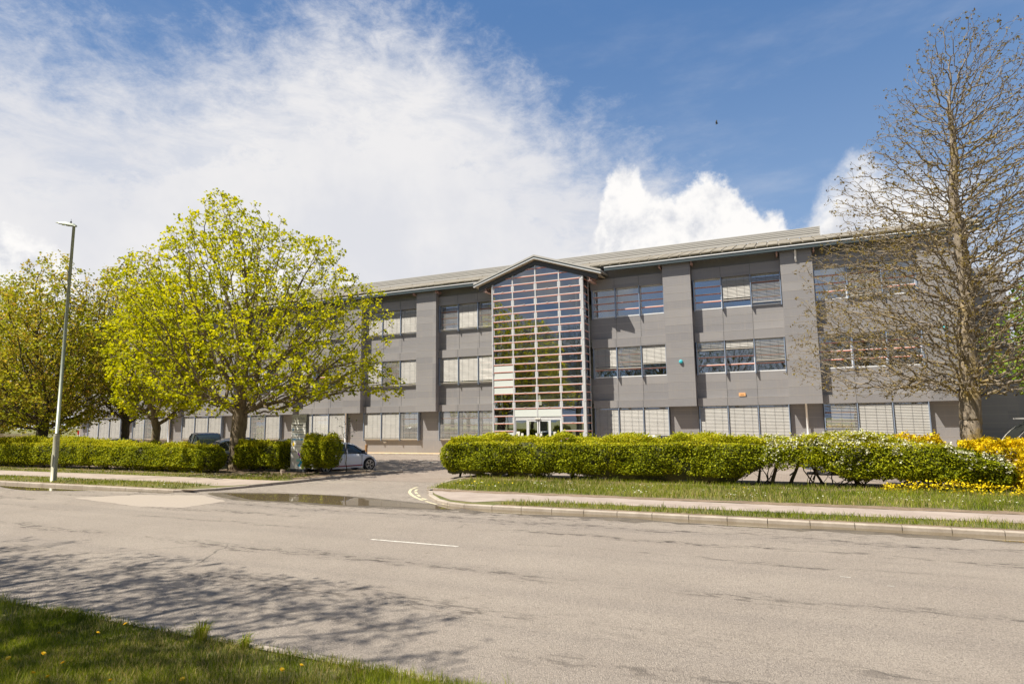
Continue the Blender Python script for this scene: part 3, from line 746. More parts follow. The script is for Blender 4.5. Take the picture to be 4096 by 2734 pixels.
# gable roof of the entrance
gb = MB()
AP = (-16.47, 14.62)
for sgn in (-1, 1):
    ex = AP[0]+sgn*5.02; ez = 12.95
    gb.prism([(AP[0], 40.68, AP[1]-.13), (ex, 40.68, ez-.13), (ex, 50, ez-.13), (AP[0], 50, AP[1]-.13)], (0, 0, .13))
gr = gb.build('gable_roof', M['louvre'], bld)
gf = MB(); gw = MB(); gs = MB(); gd = MB()
for sgn in (-1, 1):
    ex = AP[0]+sgn*5.02; ez = 12.95
    def strip(b, o0, o1, y0, y1, k=1.0):
        exx = AP[0]+sgn*5.02*k; ezz = AP[1]+(12.95-AP[1])*k
        b.prism([(AP[0], y0, AP[1]+o1), (exx, y0, ezz+o1), (exx, y0, ezz+o0), (AP[0], y0, AP[1]+o0)], (0, y1-y0, 0))
    strip(gf, -.14, -.24, 40.70, 40.9); strip(gw, -.245, -.30, 40.68, 40.9); strip(gs, -.31, -.36, 40.72, 43.5, .97); strip(gd, -.37, -.72, 40.94, 41.3, .93)
gf.build('fascia', M['gutter'], gr); gw.build('fascia_rim', M['white'], gr); gs.build('soffit', M['soffit'], gr); gd.build('beam', M['dark'], gr)
tri = MB(); tri.prism([(-20.9, 41.3, 12.6), (-12.1, 41.3, 12.6), (-11.7, 41.3, 12.85), (-16.47, 41.3, 14.3), (-21.2, 41.3, 12.85)], (0, .02, 0))
for x_ in (-20.62, -12.36):
    ib = MB()
    ib.box(x_-.14, x_+.14, 40.95, 42.6, 12.55, 12.58); ib.box(x_-.14, x_+.14, 40.95, 42.6, 12.28, 12.31); ib.box(x_-.015, x_+.015, 40.95, 42.6, 12.31, 12.55)
    ib.build('roof_beam', M['pink'], gr)
# things visible through the entrance glass
it = MB()
for x_, y_ in ((-19.2, 42.6), (-13.9, 42.6)): it.tube([(x_, y_, .1), (x_, y_, 13.0)], .09, 12)
for z in (3.5, 7.8): it.box(-19.9, -13.1, 44.9, 45.0, z, z+1.0)
for z in (3.4, 7.7): it.box(-19.9, -13.1, 45.0, 48.9, z, z+.3)
it.box(-19.9, -13.1, 48.3, 48.4, .2, 12)
it.build('lobby', M['intw'], bld)
# wing set back at the right
wg = MB(); wg.box(9.6, 13.55, 50.0, 56, 0, 12.40)
wing = wg.build('rear_wing', M['clad'], bld)
wg = MB()
for k in range(1, 22): wg.box(9.62, 13.53, 49.992, 50.01, .3+.56*k, .314+.56*k)
wg.build('panel_seam', M['seam'], wing)
wg = MB(); wg.box(13.55, 22, 53, 60, 0, 7.4); wg.build('low_wing', M['clad'], bld)

# ------------------------------------------------------------------ vegetation
def colonize(attr, root, trunk_h, step, di, dk, seed=0, maxit=260, lean=(0, 0), up=.0, wob=.12):
    rs = np.random.RandomState(seed)
    nodes = [np.array(root, float)]; par = [-1]; k = max(2, int(trunk_h/step)); kids = {}
    for i in range(k):
        p = nodes[-1]+np.array([lean[0]*step+rs.normal(0, .02), lean[1]*step+rs.normal(0, .02), step]); nodes.append(p); par.append(len(nodes)-2)
    A = attr.copy(); nd = np.full(len(A), 1e9); ni = np.zeros(len(A), int); start = 0
    for it in range(maxit):
        new = np.array(nodes[start:])
        if len(new):
            for c in range(0, len(new), 400):
                blk = new[c:c+400]; D = ((A[:, None, :]-blk[None])**2).sum(2); j = D.argmin(1); dm = D[np.arange(len(A)), j]
                m = dm < nd; nd[m] = dm[m]; ni[m] = start+c+j[m]
        keep = nd > dk*dk; A = A[keep]; nd = nd[keep]; ni = ni[keep]
        if not len(A): break
        start = len(nodes)
        act = nd < di*di
        if not act.any():
            act = nd <= np.partition(nd, min(5, len(nd)-1))[min(5, len(nd)-1)]
        idx = ni[act]; N_ = np.array(nodes); dv = A[act]-N_[idx]; dv /= np.linalg.norm(dv, axis=1)[:, None]+1e-9
        u, inv = np.unique(idx, return_inverse=True); acc = np.zeros((len(u), 3)); np.add.at(acc, inv, dv)
        acc /= np.linalg.norm(acc, axis=1)[:, None]+1e-9
        acc += rs.normal(0, wob, acc.shape); acc[:, 2] += up; acc /= np.linalg.norm(acc, axis=1)[:, None]+1e-9
        newp = N_[u]+acc*step
        full = []
        for q, pi in zip(newp, u):
            pi = int(pi); c_ = kids.get(pi, 0)
            if c_ >= 3: full.append(pi); continue
            kids[pi] = c_+1; nodes.append(q); par.append(pi)
        if full:
            m_ = ~np.isin(ni, full); A = A[m_]; nd = nd[m_]; ni = ni[m_]
        if len(nodes) > 70000: break
    return np.array(nodes), np.array(par)
def branch_mesh(N_, par, r_tip, r_base, expo=2.3):
    n = len(N_); r = np.zeros(n); nch = np.zeros(n, int)
    for i in range(1, n): nch[par[i]] += 1
    acc = np.zeros(n)
    for i in range(n-1, -1, -1):
        if nch[i] == 0: acc[i] = r_tip**expo
        if par[i] >= 0: acc[par[i]] += acc[i]
    r = acc**(1/expo); s = (r_base-r_tip)/(max(r)-r_tip+1e-9); r = r_tip+(r-r_tip)*s
    V = []; F = []; off = 0
    d = np.zeros_like(N_); d[1:] = N_[1:]-N_[par[1:]]; d[0] = d[1]
    d /= np.linalg.norm(d, axis=1)[:, None]+1e-9
    # ring orientation per node
    ref = np.where(np.abs(d[:, 2:3]) > .75, np.array([[1., 0, 0]]), np.array([[0, 0, 1.]]))
    a = np.cross(d, ref); a /= np.linalg.norm(a, axis=1)[:, None]+1e-9; b = np.cross(d, a)
    for lo, hi, sides in ((0, r_tip*2.2, 3), (r_tip*2.2, .05, 4), (.05, .14, 6), (.14, 9, 12)):
        idx = np.nonzero((r[1:] >= lo) & (r[1:] < hi))[0]+1
        if not len(idx): continue
        p = par[idx]; ang = np.arange(sides)*2*math.pi/sides
        # child ring uses own frame for both ends to avoid twisting
        ca = np.cos(ang)[None, :, None]; sa = np.sin(ang)[None, :, None]
        rp = np.minimum(r[p], r[idx]*1.35)
        cont = ((d[idx]*d[p]).sum(1) > .8) & (r[p] < r[idx]*1.6) & (p > 0)
        rp = np.where(cont, r[p], rp); A_ = np.where(cont[:, None], a[p], a[idx]); B_ = np.where(cont[:, None], b[p], b[idx])
        bot = N_[p][:, None]+(A_[:, None]*ca+B_[:, None]*sa)*rp[:, None, None]
        top = N_[idx][:, None]+(a[idx][:, None]*ca+b[idx][:, None]*sa)*r[idx][:, None, None]
        vv = np.concatenate([bot, top], 1).reshape(-1, 3); m = len(idx)
        base = (np.arange(m)*2*sides)[:, None]+off; k = np.arange(sides)[None]; k2 = (k+1) % sides
        ff = np.stack([base+k, base+k2, base+k2+sides, base+k+sides], 2).reshape(-1, 4)
        V.append(vv); F.append(ff); off += len(vv)
    return np.concatenate(V), np.concatenate(F), r, nch
def leaf_quads(P, size, rs, droop=.3, aspect=.75, sv=.35):
    """one folded diamond leaf per point: 2 quads would be heavy, so one bent quad"""
    n = len(P); nrm = rs.normal(size=(n, 3)); nrm[:, 2] = np.abs(nrm[:, 2])+droop; nrm /= np.linalg.norm(nrm, axis=1)[:, None]
    t = rs.normal(size=(n, 3)); t -= (t*nrm).sum(1)[:, None]*nrm; t /= np.linalg.norm(t, axis=1)[:, None]; b = np.cross(nrm, t)
    s = size*(1+rs.uniform(-sv, sv, n))[:, None]
    v0 = P-t*s*.5; v1 = P+b*s*.5*aspect+nrm*s*.08; v2 = P+t*s*.5-nrm*s*.12; v3 = P-b*s*.5*aspect+nrm*s*.08
    V = np.stack([v0, v1, v2, v3], 1).reshape(-1, 3); F = np.arange(4*n).reshape(n, 4); return V, F
def crown_points(n, prof, rs, cx, cy, shell=.5, holes=.0, squash=(1, 1), shift=None):
    """prof: list of (z, radius). points in the crown, biased to the outside"""
    z = np.array([p[0] for p in prof]); rr_ = np.array([p[1] for p in prof]); out = []
    ph = rs.uniform(0, 6.28, 6); amp = rs.uniform(.03, .09, 6)
    while len(out) < n:
        m = n*3; zz = rs.uniform(z[0], z[-1], m); R = np.interp(zz, z, rr_)
        th = rs.uniform(0, 2*math.pi, m); lump = 1+sum(a*np.sin((i+2)*th+p+zz*(.5+.3*i)) for i, (a, p) in enumerate(zip(amp, ph)))
        ok = rs.uniform(0, 1, m) < (R/rr_.max())**2
        q = rs.uniform(0, 1, m)**shell; rad = R*lump*q
        sx_ = np.interp(zz, z, [p[2] if len(p) > 2 else 0 for p in prof])
        P = np.stack([cx+sx_+rad*np.cos(th)*squash[0], cy+rad*np.sin(th)*squash[1], zz], 1)[ok]
        if holes:
            h = np.sin(P[:, 0]*1.7+ph[0])*np.sin(P[:, 1]*1.9+ph[1])*np.sin(P[:, 2]*2.1+ph[2]); P = P[h < 1-holes]
        out += list(P)
    return np.array(out[:n])
def tree(name, loc, prof, n_attr, seed, label, leafm, barkm, trunk_r, trunk_h, leaf=.16, per=7, spread=.24, step=.3, di=2.6, dk=.55,
         tip=.010, shell=.45, group=None, cat='tree', up=.03, holes=.15, lean=(0, 0), wob=.12, squash=(1, 1), extra=.5, droop=.3, blobs=()):
    rs = np.random.RandomState(seed); root = empty(name, loc, label, cat, group)
    A = crown_points(n_attr, prof, rs, 0, 0, shell, holes, squash)
    for (bx, by, bz, br_, bn) in blobs:
        q = rs.normal(size=(bn, 3)); q /= np.linalg.norm(q, axis=1)[:, None]; A = np.concatenate([A, np.array([bx, by, bz])+q*(br_*rs.uniform(0, 1, bn)**.4)[:, None]*np.array([1, 1, .75])])
    N_, par = colonize(A, (0, 0, -.15), trunk_h, step, di, dk, seed, lean=lean, up=up, wob=wob)
    V, F, r, nch = branch_mesh(N_, par, tip, trunk_r)
    # flare at the base
    hz = np.clip(1-V[:, 2]/(trunk_r*2.2), 0, 1); cen = np.array([lean[0], lean[1]])*0
    V[:, 0] *= 1+.45*hz**2; V[:, 1] *= 1+.45*hz**2
    npmesh('trunk', V, F, barkm, root, smooth=True, local=True)
    if per > 0:
        tips = N_[nch == 0]; tips = tips[tips[:, 2] > 1.2]
        mids = N_[(nch == 1) & (r < tip*2.0)]; mids = mids[rs.uniform(0, 1, len(mids)) < extra]
        C = np.concatenate([tips, mids]); k = rs.poisson(per, len(C)); C2 = np.repeat(C, k, 0)
        base = np.repeat(rs.uniform(0, 1, len(C)), k)
        P = C2+rs.normal(0, spread, C2.shape)*np.array([1, 1, .8]); LV, LF = leaf_quads(P, leaf, rs, droop)
        tint = np.clip(.5*base+.5*rs.uniform(0, 1, len(P)), 0, 1)
        npmesh('crown', LV, LF, leafm, root, attr=tint, local=True)
    return root
maple = tree('maple_tree', (-27.3, 24.5, .1),
     [(2.9, 2.4, .7), (3.8, 5.2, 1.3), (5, 6.4, 1.3), (7, 6.6, .9), (9, 6.3, .5), (11, 5.3, .1), (12.6, 4.1, -.3), (13.6, 3.0, -.9), (14.8, 2.0, -1.5), (15.8, .8, -1.9)], 9000, 11,
     'large broad maple in bright lime spring leaf beside the tenant sign', M['l_maple'], M['bark'], .40, 2.9, leaf=.165, per=11, spread=.12, step=.2, di=1.9, dk=.34, tip=.0075, shell=.5, group='maples along the left hedge', holes=.50, extra=.08, up=.07,
     blobs=((6.6, 1.8, 5.0, 1.7, 420), (8.0, 2.4, 4.3, 1.1, 160), (6.4, 2.0, 9.2, 1.3, 200), (-1.4, -.5, 14.6, 1.4, 200), (4.6, 1.0, 11.6, 1.3, 180), (-5.8, -2, 10.2, 1.5, 220), (-4.0, -1, 12.8, 1.3, 160)))
tree('maple_tree', (-33.3, 24.0, .1),
     [(2.7, 1.6, .2), (3.6, 2.6, .4), (5.2, 3.0, .5), (7.2, 3.0, .6), (9, 2.6, .7), (10.6, 1.8, .8), (11.6, .7, .8)], 3000, 12,
     'smaller lime leaved maple left of the broad maple, slim dark trunk', M['l_maple'], M['bark'], .22, 2.7, leaf=.17, per=13, spread=.13, step=.2, di=1.9, dk=.33, tip=.0075, group='maples along the left hedge', holes=.3, up=.06)
tree('bronze_tree', (-46.6, 25.2, .0),
     [(2.4, 3.0), (3.6, 5.2), (6, 6.0), (9, 5.0), (11.5, 3.4), (13.5, 1.8), (14.8, .6)], 5200, 13,
     'olive and bronze leaved tree with a thick dark trunk just left of the lamp post', M['l_olive'], M['bark3'], .34, 2.6, leaf=.18, per=14, spread=.2, step=.24, di=2.2, dk=.4, tip=.009, group='bronze leaved trees in the car park', extra=.4)
tree('bronze_tree', (-43.5, 29.0, .0),
     [(3, 2.4), (5, 4.0), (8, 4.4), (11, 3.5), (13.5, 2.2), (15.4, .8)], 4200, 14,
     'reddish bronze tree rising between the lamp post and the lime maples', M['l_olive'], M['bark3'], .26, 3, leaf=.18, per=12, spread=.2, step=.24, di=2.2, dk=.4, tip=.009, group='bronze leaved trees in the car park', extra=.3)
tree('bronze_tree', (-57, 27.5, .0),
     [(2.6, 3.2), (5, 5.6), (8, 5.6), (11, 4.2), (13.5, 2.4), (14.5, .8)], 4200, 15,
     'bronze tinted tree cut off by the left edge of the photo', M['l_olive'], M['bark3'], .3, 2.6, leaf=.18, per=14, spread=.22, step=.24, di=2.2, dk=.4, tip=.009, group='bronze leaved trees in the car park', extra=.4)
# the tall nearly bare tree at the right
bare = tree('bare_tree', (5.55, 26.3, .05),
     [(3.0, 3.2, -.2), (4.2, 5.0, -.1), (6.5, 5.6, .1), (8.5, 5.0, .5), (10.5, 4.2, .8), (12.5, 3.6, 1.2), (14.5, 2.7, 1.2), (16.2, 1.7, 1.2), (17.4, .5, 1.1)], 18500, 21,
     'tall sparse tree just coming into bud in front of the right end of the building', M['l_bare'], M['bark2'], .33, 14.2, leaf=.062, per=4.2, spread=.035, step=.15, di=1.3, dk=.215, tip=.0050, shell=.60, up=.50, holes=.2, lean=(.06, 0), extra=.16, wob=.32, cat='tree')
tree('green_tree', (12.6, 34.5, 0), [(2.6, 2.2), (4, 3.6), (6.5, 4.0), (8.5, 3.0), (10, 1.2)], 2600, 22,
     'fresh green leafy tree at the right edge behind the sparse tree', M['l_green'], M['bark3'], .2, 2.4, leaf=.2, per=7, spread=.2, step=.24, di=2., dk=.38, tip=.009)
# distant trees at the far left, beyond the car park
bgt = tree('distant_tree', (-88, 58, 0), [(1.2, 3.4), (3, 5.2), (6, 5.4), (9, 4.0), (11.5, 1.6)], 700, 31,
     'dense olive tree beyond the car park, nearest the building end', M['l_olive'], M['bark3'], .25, 1.8, leaf=.40, per=14, spread=.4, step=.5, di=3, dk=.9, tip=.02, group='trees beyond the car park')
bgl = ['dense dark tree beyond the car park, behind the thick trunk', 'olive tree beyond the car park, at the far left edge', 'low spreading tree beyond the car park left of the picket fence end',
       'darker tree beyond the car park, second from the building end', 'tall olive tree in the row beyond the car park, behind the lamp post', 'bushy tree at the back of the car park, farthest left']
for i, (x_, y_, s_, rz) in enumerate([(-97, 55, 1.05, 1), (-112, 52, 1.1, 2), (-104, 47, .8, 3), (-93, 68, 1.1, 4), (-84, 66, 1.2, 5), (-122, 60, 1.2, .5)]):
    c = copy_tree(bgt); c.location = (x_, y_, 0); c.scale = (s_, s_, s_); c.rotation_euler.z = rz; c['label'] = bgl[i]
# street trees on the near side, behind the photographer: they cast the shadow on the road and show in the glass
bk0 = tree('street_tree', (-16.2, -1.6, 0), [(4, 2.6), (6, 4.4), (9, 5.0), (12, 4.4), (14.5, 3.2), (16.4, 1.2)], 5500, 41,
     'half bare street tree on the near verge left of the camera', M['l_dark'], M['bark3'], .26, 7, leaf=.13, per=2.4, spread=.12, step=.24, di=2.2, dk=.36, tip=.009, group='street trees on the near verge', up=.08)
for i, (x_, y_, s_) in enumerate([(-12.2, -1.2, .93), (-21, -1.8, 1.0), (-27.5, -1.4, .95), (-35, -2.5, 1.1), (-43, -3, 1.0), (-7, -8.5, .95), (0.5, -10, .85), (8, -9, 1.0), (15, -9.5, .9), (-30, -10, 1.15), (-18, -12, 1.2), (-38, -13, 1.2), (-52, -5, 1.1)]):
    c = copy_tree(bk0); c.location = (x_, y_, 0); c.scale = (s_, s_, s_); c.rotation_euler.z = i*1.3
    c['label'] = 'street tree behind the camera, %d places along' % (i+2)

# ---- hedges: leaf shell over a lumpy box, inner leaves round a dark solid core, stems below
def lump(P, seed, f=1.):
    r = np.random.RandomState(seed); s = 0
    for k in range(7):
        d = r.normal(size=3)*f*(1+k*.8); s = s+np.sin(P@d+r.uniform(0, 6.28))/(1+k*.5)
    return s/2.4
def hedge(name, x0, x1, y0, y1, z0, z1, seed, label, leafm, dens, leaf, cat='hedge', group=None, flower=None, fl_frac=0., slope=None, thin=0., stems=True, fz=0., topf=None, zlow=None, rnd=.35, inner=True, twigs=(), shoots=9):
    rs = np.random.RandomState(seed); cx, cy = (x0+x1)/2, (y0+y1)/2; root = empty(name, (cx, cy, .09), label, cat, group)
    L, D, H = x1-x0, y1-y0, z1-z0
    parts = []
    n1 = int(L*H*dens); n2 = int(L*D*dens); n3 = int(D*H*dens)
    def f(n, kind):
        u = rs.uniform(0, 1, n); v = rs.uniform(0, 1, n)
        if kind == 'f': P = np.stack([x0+u*L, np.full(n, y0), z0+v*H], 1); N_ = np.tile([0, -1., 0], (n, 1))
        elif kind == 'b': P = np.stack([x0+u*L, np.full(n, y1), z0+v*H], 1); N_ = np.tile([0, 1., 0], (n, 1))
        elif kind == 't': P = np.stack([x0+u*L, y0+v*D, np.full(n, z1)], 1); N_ = np.tile([0, 0, 1.], (n, 1))
        elif kind == 'l': P = np.stack([np.full(n, x0), y0+u*D, z0+v*H], 1); N_ = np.tile([-1., 0, 0], (n, 1))
        elif kind == 'r': P = np.stack([np.full(n, x1), y0+u*D, z0+v*H], 1); N_ = np.tile([1., 0, 0], (n, 1))
        elif kind == 'u': P = np.stack([x0+u*L, y0+v*D, np.full(n, z0)], 1); N_ = np.tile([0, 0, -1.], (n, 1))
        else: P = np.stack([x0+u*L, y0+v*D, z0+rs.uniform(0, 1, n)*H], 1); N_ = np.zeros((n, 3))
        return P, N_
    PP = []; NN = []
    for k, n in (('f', n1), ('b', int(n1*.5)), ('t', n2), ('l', n3), ('r', n3), ('u', int(n2*.5)), ('i', int(n1*.45))):
        P, N_ = f(n, k); PP.append(P); NN.append(N_)
    P = np.concatenate(PP); N_ = np.concatenate(NN)
    # round the edges: pull towards a rounded box
    q = (P-np.array([cx, cy, (z0+z1)/2]))/np.array([L/2, D/2, H/2]); e = np.abs(q)
    c2 = np.maximum(e[:, 1], 0)**4*np.maximum(e[:, 2], 0)**4; P[:, 1] -= np.sign(q[:, 1])*c2*rnd*D*.5; P[:, 2] -= np.sign(q[:, 2])*c2*rnd*H*.35
    c3 = e[:, 0]**24*(e[:, 2]**3); P[:, 0] -= np.sign(q[:, 0])*c3*.35; c4 = e[:, 0]**20*e[:, 1]**3; P[:, 0] -= np.sign(q[:, 0])*c4*.3
    w1 = lump(P, seed, 1.1)*.16+lump(P, seed+1, 3.2)*.085
    P += N_*(w1+rs.normal(0, .045, len(P))-np.abs(rs.normal(0, .06, len(P))))[:, None]
    if topf is not None: P[:, 2] = z0+(P[:, 2]-z0)*np.interp(P[:, 0], [a for a, _ in topf], [b for _, b in topf])
    # ragged underside and thin places
    cutz = z0+.16*lump(P*np.array([1, 1, 0.]), seed+2, 1.6)
    if zlow is not None: cutz = cutz+np.interp(P[:, 0], [a for a, _ in zlow], [b for _, b in zlow])
    keep = (P[:, 2] > cutz)
    if thin:
        th = lump(P, seed+3, 1.5); keep &= ~((th > 1-thin) & (rs.uniform(0, 1, len(P)) < .85))
    P = P[keep]
    if shoots:
        ns = int(L*D*shoots); sp_ = np.stack([rs.uniform(x0+.1, x1-.1, ns), rs.uniform(y0+.05, y1-.1, ns), np.full(ns, z1)], 1)
        if topf is not None: sp_[:, 2] = z0+(z1-z0)*np.interp(sp_[:, 0], [a for a, _ in topf], [b for _, b in topf])
        sp_ = sp_[lump(sp_, seed+12, 2.5) > -.1]; k_ = rs.randint(3, 9, len(sp_)); hh = np.repeat(rs.uniform(.05, .20, len(sp_)), k_); fr = rs.uniform(0, 1, k_.sum())
        ln = np.repeat(rs.normal(0, .4, (len(sp_), 2)), k_, 0); Q = np.repeat(sp_, k_, 0); Q[:, 2] += hh*fr; Q[:, :2] += ln*(hh*fr)[:, None]+rs.normal(0, .012, (len(Q), 2)); P = np.concatenate([P, Q])
    LV, LF = leaf_quads(P, leaf, rs, .4)
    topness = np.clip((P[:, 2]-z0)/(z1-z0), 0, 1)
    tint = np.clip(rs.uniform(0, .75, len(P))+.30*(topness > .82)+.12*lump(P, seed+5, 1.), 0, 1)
    npmesh('foliage', LV, LF, leafm, root, attr=tint)
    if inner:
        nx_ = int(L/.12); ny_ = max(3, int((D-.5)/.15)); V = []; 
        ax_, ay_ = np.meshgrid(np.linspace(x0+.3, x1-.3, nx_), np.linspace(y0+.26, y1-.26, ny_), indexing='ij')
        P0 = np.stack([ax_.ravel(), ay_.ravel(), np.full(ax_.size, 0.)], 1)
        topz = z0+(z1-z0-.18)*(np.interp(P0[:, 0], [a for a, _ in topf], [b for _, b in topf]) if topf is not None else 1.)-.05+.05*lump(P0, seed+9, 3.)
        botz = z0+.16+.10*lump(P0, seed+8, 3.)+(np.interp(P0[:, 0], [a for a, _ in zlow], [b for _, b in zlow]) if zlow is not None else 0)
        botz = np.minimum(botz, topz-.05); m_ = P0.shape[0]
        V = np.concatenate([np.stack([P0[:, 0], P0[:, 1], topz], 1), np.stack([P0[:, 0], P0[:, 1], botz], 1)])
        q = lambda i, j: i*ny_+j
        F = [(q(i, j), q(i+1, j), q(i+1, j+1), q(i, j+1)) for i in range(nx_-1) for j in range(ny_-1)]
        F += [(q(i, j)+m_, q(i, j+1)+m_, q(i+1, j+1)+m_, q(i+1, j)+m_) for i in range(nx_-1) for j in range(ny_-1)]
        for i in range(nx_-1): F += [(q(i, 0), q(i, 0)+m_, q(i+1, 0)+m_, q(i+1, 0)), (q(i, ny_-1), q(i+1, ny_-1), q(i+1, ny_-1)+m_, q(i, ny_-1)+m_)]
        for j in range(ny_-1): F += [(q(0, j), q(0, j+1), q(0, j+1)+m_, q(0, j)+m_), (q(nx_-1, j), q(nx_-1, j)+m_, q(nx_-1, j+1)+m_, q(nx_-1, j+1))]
        npmesh('dark_core', V, np.array(F), M['twigs'], root)  # solid dark core added to block see-through and keep leaf gaps dark
    if flower is not None:
        m = rs.uniform(0, 1, len(P)) < fl_frac*np.clip((topness-fz)*2, 0, 1)*(lump(P, seed+6, 2.) > -.25)
        Pf = P[m]; Pf = np.repeat(Pf, 5, 0)+rs.normal(0, .035, (len(Pf)*5, 3))+np.array([0, -.03, .03]); FV, FF = leaf_quads(Pf, .055, rs, 1.2, 1.)
        npmesh('blossom', FV, FF, flower, root, attr=rs.uniform(0, 1, len(Pf)))
    if stems:
        sb = MB(); r = random.Random(seed); x_ = x0+.5
        while x_ < x1-.3:
            yy = cy+r.uniform(-.25, .25); kk = r.choice((1, 2, 3))
            for j in range(kk):
                bx = x_+r.uniform(-.12, .12); p0 = Vector((bx, yy+r.uniform(-.1, .1), .05)); p = p0; pts = [tuple(p)]; d = Vector((r.uniform(-.45, .45), r.uniform(-.2, .2), 1))
                for s in range(5): d += Vector((r.uniform(-.2, .2), r.uniform(-.15, .15), 0)); p = p+d.normalized()*.27; pts.append(tuple(p))
                r0 = r.uniform(.025, .06) if j else r.uniform(.05, .10); sb.tube(pts, [r0*(1-.13*i) for i in range(6)], 6)
                for s in (2, 3, 4):
                    q0 = Vector(pts[s]); q1 = q0+Vector((r.uniform(-.5, .5), r.uniform(-.3, .3), r.uniform(.1, .4))); sb.tube([tuple(q0), tuple((q0+q1)/2+Vector((0, 0, .04))), tuple(q1)], [.018, .014, .008], 4)
            x_ += r.uniform(1.0, 2.4)
        for (ta, tb_, tn) in twigs:
            for i in range(tn):
                p = Vector((r.uniform(ta, tb_), cy+r.uniform(-.5, .5), r.uniform(.05, .5) if i % 2 else .05)); pts = [tuple(p)]; d = Vector((r.uniform(-1.1, 1.1), r.uniform(-.4, .4), .9))
                for k in range(5): d += Vector((r.uniform(-.4, .4), r.uniform(-.3, .3), r.uniform(-.2, .3))); p = p+d.normalized()*.22; pts.append(tuple(p))
                r0 = r.uniform(.010, .034); sb.tube(pts, [r0*(1-.15*k) for k in range(6)], 5)
        sb.build('stem', M['bark3'], root, smooth=True)
    return root
GH = 'clipped hedges in front of the car park'
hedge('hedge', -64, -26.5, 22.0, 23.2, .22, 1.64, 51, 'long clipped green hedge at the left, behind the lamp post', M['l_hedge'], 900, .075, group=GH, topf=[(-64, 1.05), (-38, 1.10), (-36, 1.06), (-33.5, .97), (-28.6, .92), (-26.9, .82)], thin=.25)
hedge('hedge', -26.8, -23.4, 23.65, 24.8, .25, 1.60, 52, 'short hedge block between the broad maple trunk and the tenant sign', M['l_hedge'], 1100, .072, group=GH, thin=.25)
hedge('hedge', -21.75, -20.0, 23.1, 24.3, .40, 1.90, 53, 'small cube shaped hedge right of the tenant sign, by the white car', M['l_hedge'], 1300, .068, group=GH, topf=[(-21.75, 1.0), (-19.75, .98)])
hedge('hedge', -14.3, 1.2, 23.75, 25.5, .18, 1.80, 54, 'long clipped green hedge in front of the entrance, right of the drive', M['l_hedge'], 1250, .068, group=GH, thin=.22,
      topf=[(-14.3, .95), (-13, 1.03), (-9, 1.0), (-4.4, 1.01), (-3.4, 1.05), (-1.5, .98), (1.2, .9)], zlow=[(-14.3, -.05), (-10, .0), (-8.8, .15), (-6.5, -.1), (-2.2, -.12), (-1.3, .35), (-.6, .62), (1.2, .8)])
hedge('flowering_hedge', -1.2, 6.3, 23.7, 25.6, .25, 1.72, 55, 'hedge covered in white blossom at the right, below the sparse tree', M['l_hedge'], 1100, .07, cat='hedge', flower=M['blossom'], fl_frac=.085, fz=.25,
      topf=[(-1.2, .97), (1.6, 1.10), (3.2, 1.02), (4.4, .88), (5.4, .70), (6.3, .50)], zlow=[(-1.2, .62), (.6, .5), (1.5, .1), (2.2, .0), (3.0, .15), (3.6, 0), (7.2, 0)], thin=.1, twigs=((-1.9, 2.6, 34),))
hedge('yellow_shrub', 5.0, 8.4, 24.6, 26.2, .2, 1.62, 56, 'tall golden yellow shrub at the right edge behind the other yellow shrub', M['yellow'], 700, .085, cat='shrub', group='golden yellow shrubs', stems=False, topf=[(5.0, .92), (5.6, 1.0), (8.4, 1.05)], inner=False, shoots=0)
hedge('yellow_shrub', 6.3, 8.8, 23.5, 24.7, .1, 1.15, 156, 'golden yellow shrub spilling forward at the right end of the blossomed hedge', M['yellow'], 700, .085, cat='shrub', group='golden yellow shrubs', stems=False, inner=False, shoots=0)
hedge('yellow_shrub', 2.6, 4.9, 25.9, 26.9, .9, 1.72, 57, 'yellow flowering shrub top showing over the white blossomed hedge', M['yellow'], 600, .085, cat='shrub', group='golden yellow shrubs', stems=False, inner=False, shoots=0)
hedge('yellow_shrub', 2.4, 7.2, 23.0, 23.5, .08, .42, 58, 'low yellow leaved ground shrub at the foot of the blossomed hedge', M['yellow'], 170, .07, cat='shrub', group='golden yellow shrubs', stems=False, thin=.6, inner=False, shoots=0)
hedge('dark_shrub', 8.3, 11.3, 28.5, 30.3, .2, 2.3, 59, 'dark glossy evergreen shrub at the right edge behind the yellow shrub', M['l_dark'], 300, .14, cat='shrub', stems=False)
# sapling on the island
tree('sapling', (-20.3, 24.85, .1), [(1.4, .3), (1.9, .55), (2.6, .5), (3.1, .2)], 60, 61, 'thin sapling with few leaves in front of the white hatchback', M['l_dark'], M['bark3'], .028, 1.2, leaf=.09, per=2.5, spread=.06, step=.12, di=.9, dk=.2, tip=.005, extra=.2)

